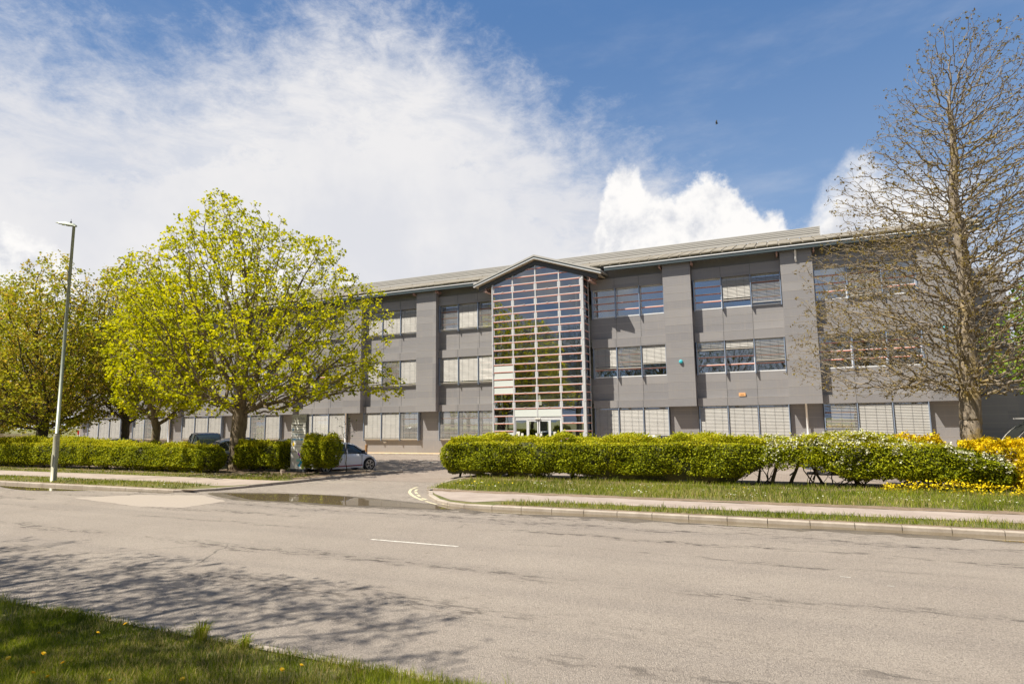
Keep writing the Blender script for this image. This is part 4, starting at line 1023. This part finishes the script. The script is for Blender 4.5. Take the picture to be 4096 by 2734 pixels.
# ---- grass blades
def grass(name, regions, h, wdt, seed, label, dry=.25):
    rs = np.random.RandomState(seed); PP = []; HH = []
    for (x0, x1, y0, y1, dens, hh, z) in regions:
        n = int((x1-x0)*(y1-y0)*dens); P = np.stack([rs.uniform(x0, x1, n), rs.uniform(y0, y1, n), np.full(n, z)], 1)
        g_ = lump(P*np.array([1, 1, 0]), seed, 2.2); keep = rs.uniform(0, 1, n) < np.clip(.75+.45*g_, .12, 1); P = P[keep]
        PP.append(P); HH.append(hh*(1+.35*lump(P*np.array([1, 1, 0]), seed+1, 3.))*rs.uniform(.5, 1.25, len(P)))
    P = np.concatenate(PP); H = np.clip(np.concatenate(HH), .015, 1); n = len(P)
    H *= np.where(lump(P*np.array([1, 1, 0]), seed+7, 6.) > .75, 1.7, 1.)*np.where(lump(P*np.array([1, 1, 0]), seed+8, 2.6) < -.8, .45, 1.)
    th = rs.uniform(0, 6.28, n); dx = np.stack([np.cos(th), np.sin(th), np.zeros(n)], 1); ln = rs.normal(0, .35, (n, 2))*H[:, None]
    wv = wdt*rs.uniform(.6, 1.2, n)[:, None]
    a = P-dx*wv; b = P+dx*wv; m = P+np.stack([ln[:, 0]*.35, ln[:, 1]*.35, H*.6], 1); t = P+np.stack([ln[:, 0], ln[:, 1], H], 1)
    V = np.stack([a, b, m+dx*wv*.7, t, m-dx*wv*.7], 1).reshape(-1, 3); k = np.arange(n)*5
    F = np.stack([k, k+1, k+2, k+4], 1); F2 = np.stack([k+4, k+2, k+3, k+3], 1)
    me_F = np.concatenate([F]); T = np.clip(rs.uniform(0, .7, n)+.25*lump(P*np.array([1, 1, 0]), seed+2, 1.2), 0, .72); T[rs.uniform(0, 1, n) < dry*np.clip(.6+.8*lump(P*np.array([1, 1, 0]), seed+4, 1.5), 0, 2)] = 1
    # triangles for both parts keep the mesh clean
    tri = np.concatenate([np.stack([k, k+1, k+2], 1), np.stack([k, k+2, k+4], 1), np.stack([k+4, k+2, k+3], 1)])
    o = npmesh(name, V, tri, M['grass'], attr=np.concatenate([T, T, T])); return tag(o, label, 'grass', None, 'stuff')
grass('grass', [(-14, -8.5, 2.0, 5.25, 2200, .085, .09), (-9, -1.8, 3.3, 5.25, 7000, .075, .09), (-9, -1.8, 5.2, 5.33, 1500, .07, .09)], .08, .0028, 71, 'rough grass on the near verge in the foreground', .30)
grass('grass', [(-64, -21.4, 16.5, 18.3, 260, .085, .09), (-64, -20.2, 20.35, 22.3, 190, .08, .09), (-24, -20.5, 20.3, 23.2, 260, .09, .09)], .08, .009, 72, 'grass strips beside the left footpath', .35)
grass('grass', [(-7.9, 9, 16.5, 17.5, 620, .10, .09), (-12.3, 9, 19.5, 23.9, 520, .15, .09)], .1, .006, 73, 'grass verges beside the right footpath', .30)
# coarse tussocks at the near kerb
def tussock(x_, y_, r_, h, n, seed, label):
    rs = np.random.RandomState(seed); b = MB()
    for i in range(n):
        th = rs.uniform(0, 6.28); d = Vector((math.cos(th), math.sin(th), 0)); p = Vector((x_, y_, .09))+d*r_*rs.uniform(0, .5); hh = h*rs.uniform(.5, 1.1); o = d*rs.uniform(.2, .9)*hh; s = Vector((-d.y, d.x, 0))*.004
        m_ = p+o*.35+Vector((0, 0, hh*.7)); t = p+o+Vector((0, 0, hh*.75))
        b.quad(p-s, p+s, m_+s, m_-s); b.poly([m_-s, m_+s, t])
    o = b.build('grass_tussock', M['grass']); a = o.data.attributes.new('tint', 'FLOAT', 'FACE'); a.data.foreach_set('value', np.repeat(rs.uniform(.3, 1, n), 2).astype(np.float32))
    return tag(o, label, 'grass tuft', 'grass tufts at the near kerb')
tussock(-6.25, 5.2, .16, .24, 130, 1, 'largest coarse grass tuft leaning over the near kerb')
tussock(-5.55, 5.18, .12, .17, 80, 2, 'smaller grass tuft right of the largest one at the near kerb')
# dandelions (countable) and daisies (uncountable)
def dandelion_mesh():
    b = MB(); b.cur = 0
    for i in range(26):
        for lay, (r_, z, l) in enumerate(((.018, .012, 0), (.011, .018, 0))):
            t = i*6.283/26+lay*.12; d = Vector((math.cos(t), math.sin(t), 0)); s = Vector((-d.y, d.x, 0))*.0024; c = Vector((0, 0, .0))
            b.quad(c-s*.3, c+s*.3, d*r_+s+Vector((0, 0, z*.7)), d*r_-s+Vector((0, 0, z*.7)))
    b.prism([(math.cos(t)*.010, math.sin(t)*.010, .004) for t in np.arange(0, 6.2, .785)], (0, 0, .010))
    return b
DF = simple('dandelion_yellow', (.86, .56, .01), .6); DS = simple('dandelion_stem', (.13, .17, .03), .6)
dand = None
pts_d = [(-7.29, 5.02, 'beside the near kerb, farthest from the camera', .1), (-7.38, 3.87, 'at the left edge of the photo', .09), (-7.16, 4.07, 'second from the left edge', .1), (-7.37, 4.75, 'low in the grass behind the pair at the left', .07),
         (-6.66, 3.71, 'large, nearest the bottom left corner', .11), (-6.46, 3.73, 'at the bottom edge, right of the large one', .1), (-6.7, 4.0, 'just above the two at the bottom edge', .1), (-5.26, 4.2, 'at the bottom edge near the middle of the lawn', .09),
         (-4.57, 4.72, 'left one of the pair near the right end of the grass', .09), (-4.45, 4.85, 'right one of the pair near the right end of the grass', .1), (-7.75, 4.55, 'small and half closed, upper left of the lawn', .08), (-5.9, 3.95, 'half closed at the bottom edge', .07)]
for i, (x_, y_, lb, h) in enumerate(pts_d):
    if dand is None:
        dand = empty('dandelion', (x_, y_, .09)); dandelion_mesh().build('flower_head', DF, dand, local=True)
        s = MB(); s.tube([(0, 0, 0), (.004, .002, .5), (0, 0, 1)], [.002, .002, .003], 5); st = s.build('stalk', DS, dand, local=True); o = dand
    else: o = copy_tree(dand)
    o.location = (x_, y_, .09)
    tag(o, 'yellow dandelion '+lb, 'dandelion', 'dandelions in the foreground grass')
    for c in o.children:
        if c.name.startswith('flower'): c.location = (0, 0, h); c.rotation_euler = (R_(22)+.1*i % .3, R_(-12), i); c.scale = (1.25,)*3
        else: c.scale = (1, 1, h)
rs = np.random.RandomState(5)
def specks(name, pts, size, m, label, cat):
    V, F = leaf_quads(np.array(pts), size, rs, 2.5, 1.); o = npmesh(name, V, F, m, attr=rs.uniform(0, 1, len(F))); return tag(o, label, cat, None, 'stuff')
dz = []
for c in range(60):
    cx_, cy_ = rs.uniform(-12, 8), rs.uniform(19.7, 22.2)
    for j in range(rs.randint(1, 9)): dz.append((cx_+rs.normal(0, .18), cy_+rs.normal(0, .1), .2+rs.uniform(0, .06)))
for c in range(45):
    cx_, cy_ = rs.uniform(-38, -21), rs.choice([rs.uniform(17, 17.9), rs.uniform(20.6, 22)])
    for j in range(rs.randint(1, 6)): dz.append((cx_+rs.normal(0, .2), cy_+rs.normal(0, .1), .18))
specks('daisies', dz, .045, M['blossom'], 'small white daisies scattered in the verges', 'daisies')
dz = [(rs.uniform(-12, -9.5), rs.uniform(20, 21.5), .24) for i in range(26)]+[(rs.uniform(-6, 0), rs.uniform(20, 23), .26) for i in range(10)]
specks('yellow_flowers', dz, .06, M['yellow'], 'small yellow dandelions in the verge beyond the drive', 'flowers')

# ------------------------------------------------------------------ street lamp
lx, ly = -30.02, 16.9
lamp = empty('street_lamp', (lx, ly, .09), 'slim grey green street lamp on the left verge', 'street lamp')
m_l = simple('lamp_grey_green', (.27, .30, .25), .45, .3, var=.1); m_b = simple('lamp_base_paint', (.38, .37, .27), .5, .1, var=.12)
b = MB(); b.tube([(0, 0, 2.1), (0, 0, 11.75)], [.078, .06], 16); b.build('pole', m_l, lamp, smooth=True, local=True)
b = MB(); b.tube([(0, 0, -.1), (0, 0, 2.0), (0, 0, 2.06), (0, 0, 2.12)], [.125, .12, .12, .08], 18); sl_ = b.build('base', m_b, lamp, smooth=True, local=True)
b = MB(); b.box(-.05, .05, -.128, -.115, .7, 1.2); b.build('access_door', m_b, sl_, local=True)
b = MB()
hd = Vector((-.92, -.25, 0)).normalized(); sd_ = Vector((-hd.y, hd.x, 0)); up_ = Vector((0, 0, 1)); ax = (hd+up_*.22).normalized(); upn = sd_.cross(ax)*-1
upn = Vector((0, 0, 1))-ax*ax.z; upn.normalize(); o_ = Vector((0, 0, 11.72)); prev = None
for (t, w_, th_) in ((-.12, .06, .05), (0, .085, .10), (.25, .11, .11), (.5, .15, .11), (.75, .15, .07), (.95, .10, .02)):
    ring = [o_+ax*t+sd_*w_*sx_-upn*0+upn*th_*uz for sx_, uz in ((-1, 0), (-.7, .8), (0, 1), (.7, .8), (1, 0), (.8, -.35), (-.8, -.35))]
    n = len(b.v); b.v += [tuple(q) for q in ring]
    if prev is not None:
        for i in range(7): b.f.append((prev+i, prev+(i+1) % 7, n+(i+1) % 7, n+i)); b.mi.append(0)
    else: b.f.append(tuple(n+i for i in range(7))); b.mi.append(0)
    prev = n
b.f.append(tuple(prev+i for i in range(7))); b.mi.append(0)
lh = b.build('lamp_head', m_l, lamp, local=True)
b = MB(); c_ = o_+ax*.55-upn*.045; b.prism([tuple(c_+ax*i+sd_*j) for i, j in ((-.2, -.1), (.2, -.1), (.2, .1), (-.2, .1))], tuple(upn*.01)); b.build('lamp_glass', M['glass'], lh, local=True)
b = MB(); q = o_+ax*.2+upn*.1; b.tube([tuple(q), tuple(q+Vector((0, 0, .09)))], .035, 8); b.tube([tuple(q+Vector((0, 0, .09))), tuple(q+Vector((0, 0, .2)))], .008, 5); b.build('photocell', M['dark'], lh, local=True)

# ------------------------------------------------------------------ tenant sign
sg = empty('tenant_sign', (-22.8, 24.25, .09), 'tall pale totem sign listing the tenants, between two hedges', 'sign')
S_face = simple('sign_face', (.84, .83, .78), .35, .05, var=.03); S_top = simple('sign_top', (.40, .39, .34), .4, .2); S_side = simple('sign_side', (.12, .12, .11), .4, .4)
def text(s, size, x_, z_, m, parent, y=-.075, bold=0., sp=1.):
    c = bpy.data.curves.new('t', 'FONT'); c.body = s; c.size = size; c.extrude = .002; c.offset = bold; c.space_character = sp; c.align_x = 'LEFT'
    to = bpy.data.objects.new('t', c); COL.objects.link(to); bpy.context.view_layer.update()
    me = bpy.data.meshes.new_from_object(to.evaluated_get(bpy.context.evaluated_depsgraph_get())); bpy.data.objects.remove(to)
    me.materials.append(m); o = bpy.data.objects.new('lettering', me); COL.objects.link(o); o.parent = parent
    o.rotation_euler = (R_(90), 0, 0); o.location = (x_, y, z_); return o
b = MB(); b.box(-.50, .50, -.04, .10, -.05, 2.9); b.build('post_body', S_side, sg, local=True)
b = MB(); b.box(-.49, .47, -.065, -.042, 2.50, 2.88); tp = b.build('header_panel', S_top, sg, local=True)
zt = 2.49; ph = .245; rows = [('Taylor Vinters', 'black'), ('ThoughtRiver', 'blue2'), ('CMRCONNECT', 'blue'), ('Arthur D Little', 'sky'), ('TRILOGY', 'grey'), ('', '')]
cols_ = {'black': simple('ink_black', (.03, .03, .03), .5), 'blue2': simple('ink_dark', (.10, .14, .16), .5), 'blue': simple('ink_blue', (.06, .20, .32), .5), 'sky': simple('ink_sky', (.02, .36, .70), .5), 'grey': simple('ink_grey', (.30, .29, .27), .5), 'yel': simple('ink_yellow', (.85, .60, .02), .5)}
text('Merlin Place', .165, -.45, 2.62, cols_['grey'], tp)
for i, (s, c) in enumerate(rows):
    z1_ = zt-ph*i; b = MB(); b.box(-.49, .43, -.07, -.042, z1_-ph+.012, z1_-.008); pn = b.build('tenant_panel', S_face, sg, local=True)
    if i == 0: text(s, .125, -.44, z1_-.165, cols_[c], pn, -.078, .003)
    if i == 1:
        text('Thought', .10, -.29, z1_-.155, cols_[c], pn, -.078); text('River', .10, .06, z1_-.155, cols_['blue'], pn, -.078)
        b = MB(); b.prism([(-.40, -.078, z1_-.19), (-.34, -.078, z1_-.16), (-.35, -.078, z1_-.08), (-.40, -.078, z1_-.05), (-.42, -.078, z1_-.12)], (0, .006, 0)); b.build('emblem', cols_['sky'], pn, local=True)
    if i == 2:
        text(s, .095, -.30, z1_-.155, cols_[c], pn, -.078); b = MB()
        for k in range(12):
            t0, t1 = k*.5236, (k+1)*.5236; b.quad(*[(-.38+r_*math.cos(t), -.077, z1_-.12+r_*1.2*math.sin(t)) for r_, t in ((.04, t0), (.04, t1), (.03, t1), (.03, t0))])
        b.build('emblem', cols_[c], pn, local=True)
    if i == 3: text(s, .125, -.44, z1_-.165, cols_[c], pn, -.078, .004)
    if i == 4:
        text(s, .10, -.14, z1_-.14, cols_[c], pn, -.078); b = MB(); b.prism([(-.33+.07*math.cos(t), -.078, z1_-.125+.09*math.sin(t)) for t in np.arange(0, 6.2, .5)], (0, .006, 0)); b.build('emblem', cols_['yel'], pn, local=True)
b = MB(); b.box(-.49, .47, -.065, -.042, .16, 1.0); lp_ = b.build('lower_panel', simple('sign_lower', (.68, .68, .64), .35, .05), sg, local=True)
for nm, pts, c in (('purple', [(-.05, .92), (.02, .98), (.42, .52), (.36, .46)], (.26, .03, .33)), ('teal_block', [(.26, .995), (.45, .995), (.45, .78), (.33, .70)], (.05, .42, .36)), ('green', [(.22, .17), (.40, .17), (.42, .42), (.26, .50)], (.40, .48, .02)),
                   ('blue', [(-.02, .34), (.10, .26), (.30, .52), (.20, .60)], (.02, .38, .62)), ('pale', [(-.10, .66), (.22, .66), (.18, .52), (-.10, .52)], (.30, .62, .55)), ('red', [(.36, .46), (.42, .52), (.47, .42), (.47, .34)], (.62, .05, .08)), ('plum', [(.34, .62), (.47, .74), (.47, .62), (.40, .54)], (.16, .04, .16))):
    b = MB(); yy = -.067-.002*len(nm) % .01; b.prism([(x_, -.066-.0015*(len(nm) % 5), z_) for x_, z_ in pts], (0, .0012, 0)); b.build('colour_shape', simple('sign_'+nm, c, .4), lp_, local=True)
b = MB(); b.box(-.49, .47, -.06, -.042, 0, .15); b.build('plinth', M['dark'], sg, local=True)
# little tub beside the sign
b = MB(); b.tube([(-22.6+.02, 22.95, .09), (-22.58, 22.95, .30), (-22.58, 22.95, .31)], [.09, .12, .13], 14); tag(b.build('plastic_tub', simple('tub', (.62, .50, .40), .5), smooth=False), 'small pale plastic tub on the grass at the foot of the tenant sign', 'tub')

# ------------------------------------------------------------------ cars
def carpaint(name, c, rough=.22, metal=.3):
    m = simple(name, c, rough, metal); m.node_tree.nodes['Principled BSDF'].inputs['Coat Weight'].default_value = .8; m.node_tree.nodes['Principled BSDF'].inputs['Coat Roughness'].default_value = .04; return m
M['carglass'] = simple('car_glass', (.02, .03, .03), .03, 0, .9); M['tyre'] = simple('tyre', (.02, .02, .02), .8); M['alloy'] = simple('alloy', (.6, .58, .55), .3, .8)
M['tail'] = simple('tail_lamp', (.45, .01, .015), .2); M['head'] = simple('head_lamp', (.75, .78, .8), .1)
def ip(x_, pts): return float(np.interp(x_, [p[0] for p in pts], [p[1] for p in pts]))
def car(label, loc, ang, paint, L, Wd, H, belt, roofp, xf, xr, hood=None, roofpaint=None, stripe=None, group='cars in the car park', rw=.33):
    root = empty('parked_car', loc, label, 'car', group); root.rotation_euler.z = ang; hw = Wd/2
    xs = sorted(set(list(np.linspace(-L/2, L/2, 61))+[xf+rw*1.12*math.cos(t) for t in np.linspace(0, math.pi, 13)]+[xr+rw*1.12*math.cos(t) for t in np.linspace(0, math.pi, 13)]))
    def zb(x_):
        z = .20+.06*(abs(x_)/(L/2))**6
        for c in (xf, xr):
            if abs(x_-c) < rw*1.12: z = max(z, rw+math.sqrt(max(0, (rw*1.12)**2-(x_-c)**2))*.98)
        return z
    def wx(x_): t = abs(x_)/(L/2); return hw*(1-.16*t**5-.05*t**2)
    b = MB(); n_ = 0; ringn = 13
    for x_ in xs:
        z0 = zb(x_); w_ = wx(x_); zt_ = belt(x_); mid = max(z0+.01, z0+(zt_-z0)*.3); hi = z0+(zt_-z0)*.72
        half = [(w_*.96, z0), (w_*1.0, mid), (w_*.995, hi), (w_*.955, zt_-.02), (w_*.86, zt_+.015), (w_*.45, zt_+.04)]
        ring = half+[(0, zt_+.05)]+[(-y_, z_) for y_, z_ in half[::-1]]
        b.v += [(x_, y_, z_) for y_, z_ in ring]
    for i in range(len(xs)-1):
        for k in range(ringn-1):
            a = i*ringn+k; b.f.append((a, a+1, a+1+ringn, a+ringn)); b.mi.append(1 if (hood and k in (4, 5, 6, 7) and (xs[i]+xs[i+1])/2 > hood) else 0)
    for e_ in (0, len(xs)-1): b.f.append(tuple(e_*ringn+k for k in (range(ringn) if e_ else range(ringn-1, -1, -1)))); b.mi.append(0)
    b.build('body', [paint, M['black']], root, smooth=True, local=True)
    u = MB(); u.box(-L/2+.15, L/2-.15, -hw*.8, hw*.8, .22, .60); u.build('underbody', M['black'], root, local=True)
    # greenhouse
    xa, xd = roofp[0][0], roofp[-1][0]; gx = np.linspace(xa, xd, 25); g = MB(); rf = MB(); rg = 7
    for x_ in gx:
        zt_ = belt(x_)+.0; zr = max(zt_+.02, ip(x_, roofp)); w_ = wx(x_); k = (zr-zt_)/(H-1.0+.001); wr = w_*(.93-.17*min(1, (zr-zt_)/.5))
        g.v += [(x_, w_*.925, zt_-.03), (x_, wr+.01, zr-.045), (x_, wr*.9, zr-.012), (x_, 0, zr), (x_, -wr*.9, zr-.012), (x_, -wr-.01, zr-.045), (x_, -w_*.925, zt_-.03)]
    for i in range(24):
        for k in range(6): a = i*rg+k; g.f.append((a, a+1, a+1+rg, a+rg)); g.mi.append(0)
    g.build('window_glass', M['carglass'], root, smooth=True, local=True)
    # roof skin where the roof is near its full height
    rx = [x_ for x_ in np.linspace(xa, xd, 41) if ip(x_, roofp) > H-.16]
    for x_ in rx:
        zr = ip(x_, roofp)+.012; w_ = wx(x_); wr = w_*(.93-.17*min(1, (zr-belt(x_))/.5))
        rf.v += [(x_, wr+.03, zr-.075), (x_, wr+.012, zr-.03), (x_, wr*.85, zr+.005), (x_, 0, zr+.02), (x_, -wr*.85, zr+.005), (x_, -wr-.012, zr-.03), (x_, -wr-.03, zr-.075)]
    for i in range(len(rx)-1):
        for k in range(6): a = i*rg+k; rf.f.append((a, a+1, a+1+rg, a+rg)); rf.mi.append(0)
    rf.build('roof', roofpaint or paint, root, smooth=True, local=True)
    for s in (-1, 1):
        pl = MB()
        def side(x_, f_): zt_ = belt(x_); zr = max(zt_+.02, ip(x_, roofp)); w_ = wx(x_); wr = w_*(.93-.17*min(1, (zr-zt_)/.5)); return (x_, s*(w_*.93*(1-f_)+(wr+.018)*f_), (zt_-.02)*(1-f_)+(zr-.04)*f_)
        pl.tube([side(x_, 1) for x_ in np.linspace(rx[-1], xd-.02, 8)], .032, 6); pl.tube([side(x_, 1) for x_ in np.linspace(xa+.02, rx[0], 8)], .045, 6)
        xm = (xf+xr)/2; q0 = side(xm-.05, 0); q1 = side(xm-.12, 1); pl.tube([q0, q1], .035, 6)
        q0 = side(xr+.30, 0); q1 = side(xr+.05, 1); pl.tube([q0, q1], .05, 6)
        pl.build('pillar', paint if not roofpaint else M['black'], root, local=True)
    for s in (-1, 1):
        for c in (xf, xr):
            wh = empty('wheel', (c, s*(hw-.10), rw)); wh.parent = root
            t = MB(); 
            t.tube([(0, -.10, 0), (0, -.095, 0), (0, .095, 0), (0, .10, 0)], [rw*.9, rw, rw, rw*.9], 28); t.build('tyre', M['tyre'], wh, smooth=False, local=True)
            t = MB(); yy = s*.103
            for k in range(5):
                for dl in (-.16, .16):
                    a = k*1.2566; d0 = Vector((math.cos(a+dl*.5), 0, math.sin(a+dl*.5))); d1 = Vector((math.cos(a+dl), 0, math.sin(a+dl))); n0 = Vector((-d1.z, 0, d1.x))*.016
                    p0 = d0*.04; p1 = d1*rw*.68; t.prism([tuple(p0-n0+Vector((0, yy, 0))), tuple(p1-n0+Vector((0, yy, 0))), tuple(p1+n0+Vector((0, yy, 0))), tuple(p0+n0+Vector((0, yy, 0)))], (0, s*.012, 0))
            for k in range(24):
                a0, a1 = k*.2618, (k+1)*.2618
                t.prism([(r_*math.cos(a), yy, r_*math.sin(a)) for r_, a in ((rw*.66, a0), (rw*.66, a1), (rw*.72, a1), (rw*.72, a0))], (0, s*.012, 0))
            t.build('rim', M['alloy'], wh, local=True)
        m_ = MB(); mx = xd-.35; mz = belt(mx)+.10; m_.tube([(mx, s*(hw*.93), mz-.04), (mx, s*(hw+.08), mz)], .02, 6); m_.prism([(mx-.05, s*(hw+.04), mz-.07), (mx+.06, s*(hw+.04), mz-.06), (mx+.06, s*(hw+.20), mz-.05), (mx-.05, s*(hw+.20), mz-.07)], (0, 0, .15)); m_.build('mirror', M['black'], root, local=True)
        t = MB(); q = wx(-L/2+.1); t.prism([(-L/2+.02, s*q*.92, belt(-L/2+.1)-.32), (-L/2+.24, s*(wx(-L/2+.24)+.008), belt(-L/2+.2)-.30), (-L/2+.24, s*(wx(-L/2+.24)-.02), belt(-L/2+.2)-.02), (-L/2+.02, s*q*.88, belt(-L/2+.1)-.04)], (0, -s*.05, 0)); t.build('tail_light', M['tail'], root, local=True)
        t = MB(); q = wx(L/2-.1); t.prism([(L/2-.03, s*q*.90, belt(L/2-.1)-.24), (L/2-.34, s*(wx(L/2-.34)+.006), belt(L/2-.3)-.22), (L/2-.34, s*(wx(L/2-.34)-.02), belt(L/2-.3)-.06), (L/2-.03, s*q*.86, belt(L/2-.1)-.08)], (0, -s*.05, 0)); t.build('headlight', M['head'], root, local=True)
        t = MB()
        for hx in ((xf+xr)/2-.02, (xf+xr)/2-.95): t.box(hx-.09, hx+.09, s*hw*.985-.012, s*hw*.985+.02, belt(hx)-.16, belt(hx)-.13)
        t.build('door_handle', paint, root, local=True)
        t = MB()
        for hx in ((xf+xr)/2+.78, (xf+xr)/2-.22): t.box(hx-.004, hx+.004, s*hw*.99-.012, s*hw*.99+.014, .30, belt(hx)-.03)
        t.build('door_gap', M['black'], root, local=True)
        if stripe:
            t = MB(); t.box(xr+.42, xf-.42, s*hw*.995-.01, s*hw*.995+.014, .30, .345); t.build('stripe', stripe, root, local=True)
    return root
def bp(pts): return lambda x_: ip(x_, pts)
WH = carpaint('paint_white', (.84, .85, .88), .25, .0); BL = carpaint('paint_black', (.02, .022, .03)); SV = carpaint('paint_silver', (.36, .38, .40), .3, .6); BG = carpaint('paint_slate_blue', (.16, .20, .28), .3, .6); DB = carpaint('paint_navy', (.03, .045, .09))
hb = bp([(-1.8, .86), (-1.5, .93), (0, .93), (.9, .90), (1.35, .80), (1.62, .68), (1.8, .50)])
car('white small hatchback with red side stripe and black bonnet by the island', (-21.72, 26.1, 0), math.atan2(1.87, .72), WH, 3.6, 1.64, 1.5, hb, [(-1.72, .95), (-1.45, 1.32), (-1.2, 1.46), (-.4, 1.5), (.1, 1.49), (.45, 1.40), (1.15, .93)], 1.27, -1.22, hood=.95, stripe=simple('stripe_red', (.35, .01, .03), .4))
hb2 = bp([(-2.1, .80), (-1.9, .93), (0, .93), (.9, .90), (1.6, .82), (1.95, .68), (2.1, .48)])
rp2 = [(-1.95, .95), (-1.6, 1.30), (-1.2, 1.45), (-.3, 1.50), (.1, 1.49), (.5, 1.38), (1.2, .92)]
def hc(lab, loc, a, p):
    o = car(lab, loc, a, p, 4.2, 1.76, 1.5, hb2, rp2, 1.3, -1.3); o.scale = (1.06, 1.06, 1.08); return o
hc('slate blue hatchback behind the hedge block, rear lamp beside the sign', (-26.6, 27.5, 0), math.atan2(-1.87, -.72)+.05, BG)
hc('silver car seen through the thin hedge behind the broad maple trunk', (-30.8, 28.0, 0), math.atan2(1.87, .72), SV)
sb_ = bp([(-2.3, .95), (-2.1, 1.08), (0, 1.07), (1.0, 1.04), (1.7, .98), (2.1, .84), (2.3, .6)])
car('black people carrier with tall roof behind the left hedge', (-37.0, 30.2, 0), R_(150), BL, 4.9, 1.95, 1.98, sb_, [(-2.25, 1.1), (-1.95, 1.78), (-1.6, 1.93), (-.4, 1.98), (.2, 1.95), (.7, 1.76), (1.6, 1.06)], 1.45, -1.45, rw=.36)
hc('dark saloon just right of the black people carrier', (-34.2, 31.2, 0), R_(65), BL)
hc('pale grey car behind the left hedge, left of the slim trunk', (-42.6, 28.6, 0), R_(65), SV)
car('navy estate car at the far left behind the hedge', (-53.0, 28.0, 0), R_(165), DB, 4.6, 1.8, 1.74, sb_, [(-2.15, 1.1), (-1.9, 1.55), (-1.6, 1.7), (-.4, 1.74), (.2, 1.72), (.7, 1.58), (1.5, 1.06)], 1.4, -1.4)
car('white van-like car whose roof shows over the hedge right of the entrance', (-8.7, 36.6, 0), R_(178), WH, 4.3, 1.8, 1.56, hb2, [(-2.0, .95), (-1.8, 1.40), (-1.4, 1.54), (-.3, 1.56), (.1, 1.55), (.6, 1.40), (1.3, .92)], 1.3, -1.3)
car('dark grey estate whose roof shows over the middle of the right hedge', (-5.4, 35.6, 0), R_(2), BL, 4.4, 1.8, 1.58, hb2, [(-2.05, .95), (-1.85, 1.42), (-1.4, 1.56), (-.3, 1.58), (.1, 1.57), (.6, 1.42), (1.3, .92)], 1.3, -1.3)
hc('blue grey car glimpsed under the white blossomed hedge', (2.6, 31.0, 0), R_(178), BG)

# ------------------------------------------------------------------ small things of the car park
for i, (x_, y_) in enumerate([(-85.0, 50.5), (-88.8, 48.5)]):
    o = empty('bollard', (x_, y_, 0), 'red and white bollard '+('right' if i == 0 else 'left')+' of the pair beyond the far left hedge', 'bollard', 'red and white bollards')
    b = MB(); b.tube([(0, 0, 0), (0, 0, 1.45)], .14, 12); b.build('white_post', M['white'], o, local=True)
    b = MB(); b.tube([(0, 0, 1.45), (0, 0, 1.95)], .15, 12); b.build('red_band', simple('bollard_red', (.6, .03, .02), .4), o, local=True)
o = empty('timber_bollard', (-28.9, 37.6, 0), 'short timber bollard in front of the building behind the white hatchback', 'bollard')
b = MB(); b.tube([(0, 0, 0), (0, 0, .88), (0, 0, .92)], [.09, .09, .06], 10); b.build('post', M['brown'], o, local=True)
# picket fence at far left
fo = empty('picket_fence', (-100, 46, 0), 'weathered timber picket fence at the far left beyond the car park', 'fence')
b = MB()
for i in range(90): x_ = -104+i*.2; b.box(x_, x_+.09, 45.98, 46.0, 0, 1.75)
b.build('pickets', simple('weathered_timber', (.20, .16, .11), .9, var=.2), fo)
b = MB(); b.box(-104, -86, 46.0, 46.05, .4, .48); b.box(-104, -86, 46.0, 46.05, 1.4, 1.48); b.build('rail', M['brown'], fo)
# cycle shelter at the right edge
cs = empty('cycle_shelter', (10.2, 36, 0), 'curved roof cycle shelter in the shade at the right edge', 'shelter')
b = MB()
for y_ in (35.0, 37.0):
    b.tube([(8.9+2.0*(1-math.cos(t)), y_, .1+2.15*math.sin(t)) for t in np.linspace(0, 1.57, 12)], .035, 8)
    b.tube([(11.2, y_, 0), (11.2, y_, 2.25)], .04, 8)
b.build('hoop', M['rail'], cs)
b = MB(); pr = [(8.9+2.05*(1-math.cos(t)), .1+2.2*math.sin(t)) for t in np.linspace(.5, 1.57, 10)]+[(12.6, 2.3)]
for p, q in zip(pr[:-1], pr[1:]): b.prism([(p[0], 34.9, p[1]), (q[0], 34.9, q[1]), (q[0], 37.1, q[1]), (p[0], 37.1, p[1])], (0, 0, .015))
b.build('canopy', simple('shade_dark_canopy', (.02, .022, .02), .95, 0, .1), cs)  # near-black canopy: the shade over the shelter is put into its colour
b = MB(); b.box(9.2, 12.6, 34.85, 34.95, 2.30, 2.36); b.build('front_beam', M['louvre'], cs)
# bird
bo = empty('bird', (-4.77, 60, 31.2), 'tiny dark bird high in the blue sky', 'bird')
b = MB(); b.tube([(-.05, 0, -.28), (-.03, 0, -.12), (0, 0, .1), (.03, 0, .22)], [.01, .07, .08, .02], 8); b.build('body', M['black'], bo, smooth=True, local=True)
b = MB(); b.prism([(0, 0, .1), (.1, -.35, .0), (.02, -.35, -.08), (-.02, 0, -.06)], (.01, 0, .01)); b.prism([(0, 0, .1), (.1, .35, .0), (.02, .35, -.08), (-.02, 0, -.06)], (.01, 0, .01)); b.build('wing', M['black'], bo, local=True)
SC.cycles.max_bounces = 6; SC.cycles.transparent_max_bounces = 16
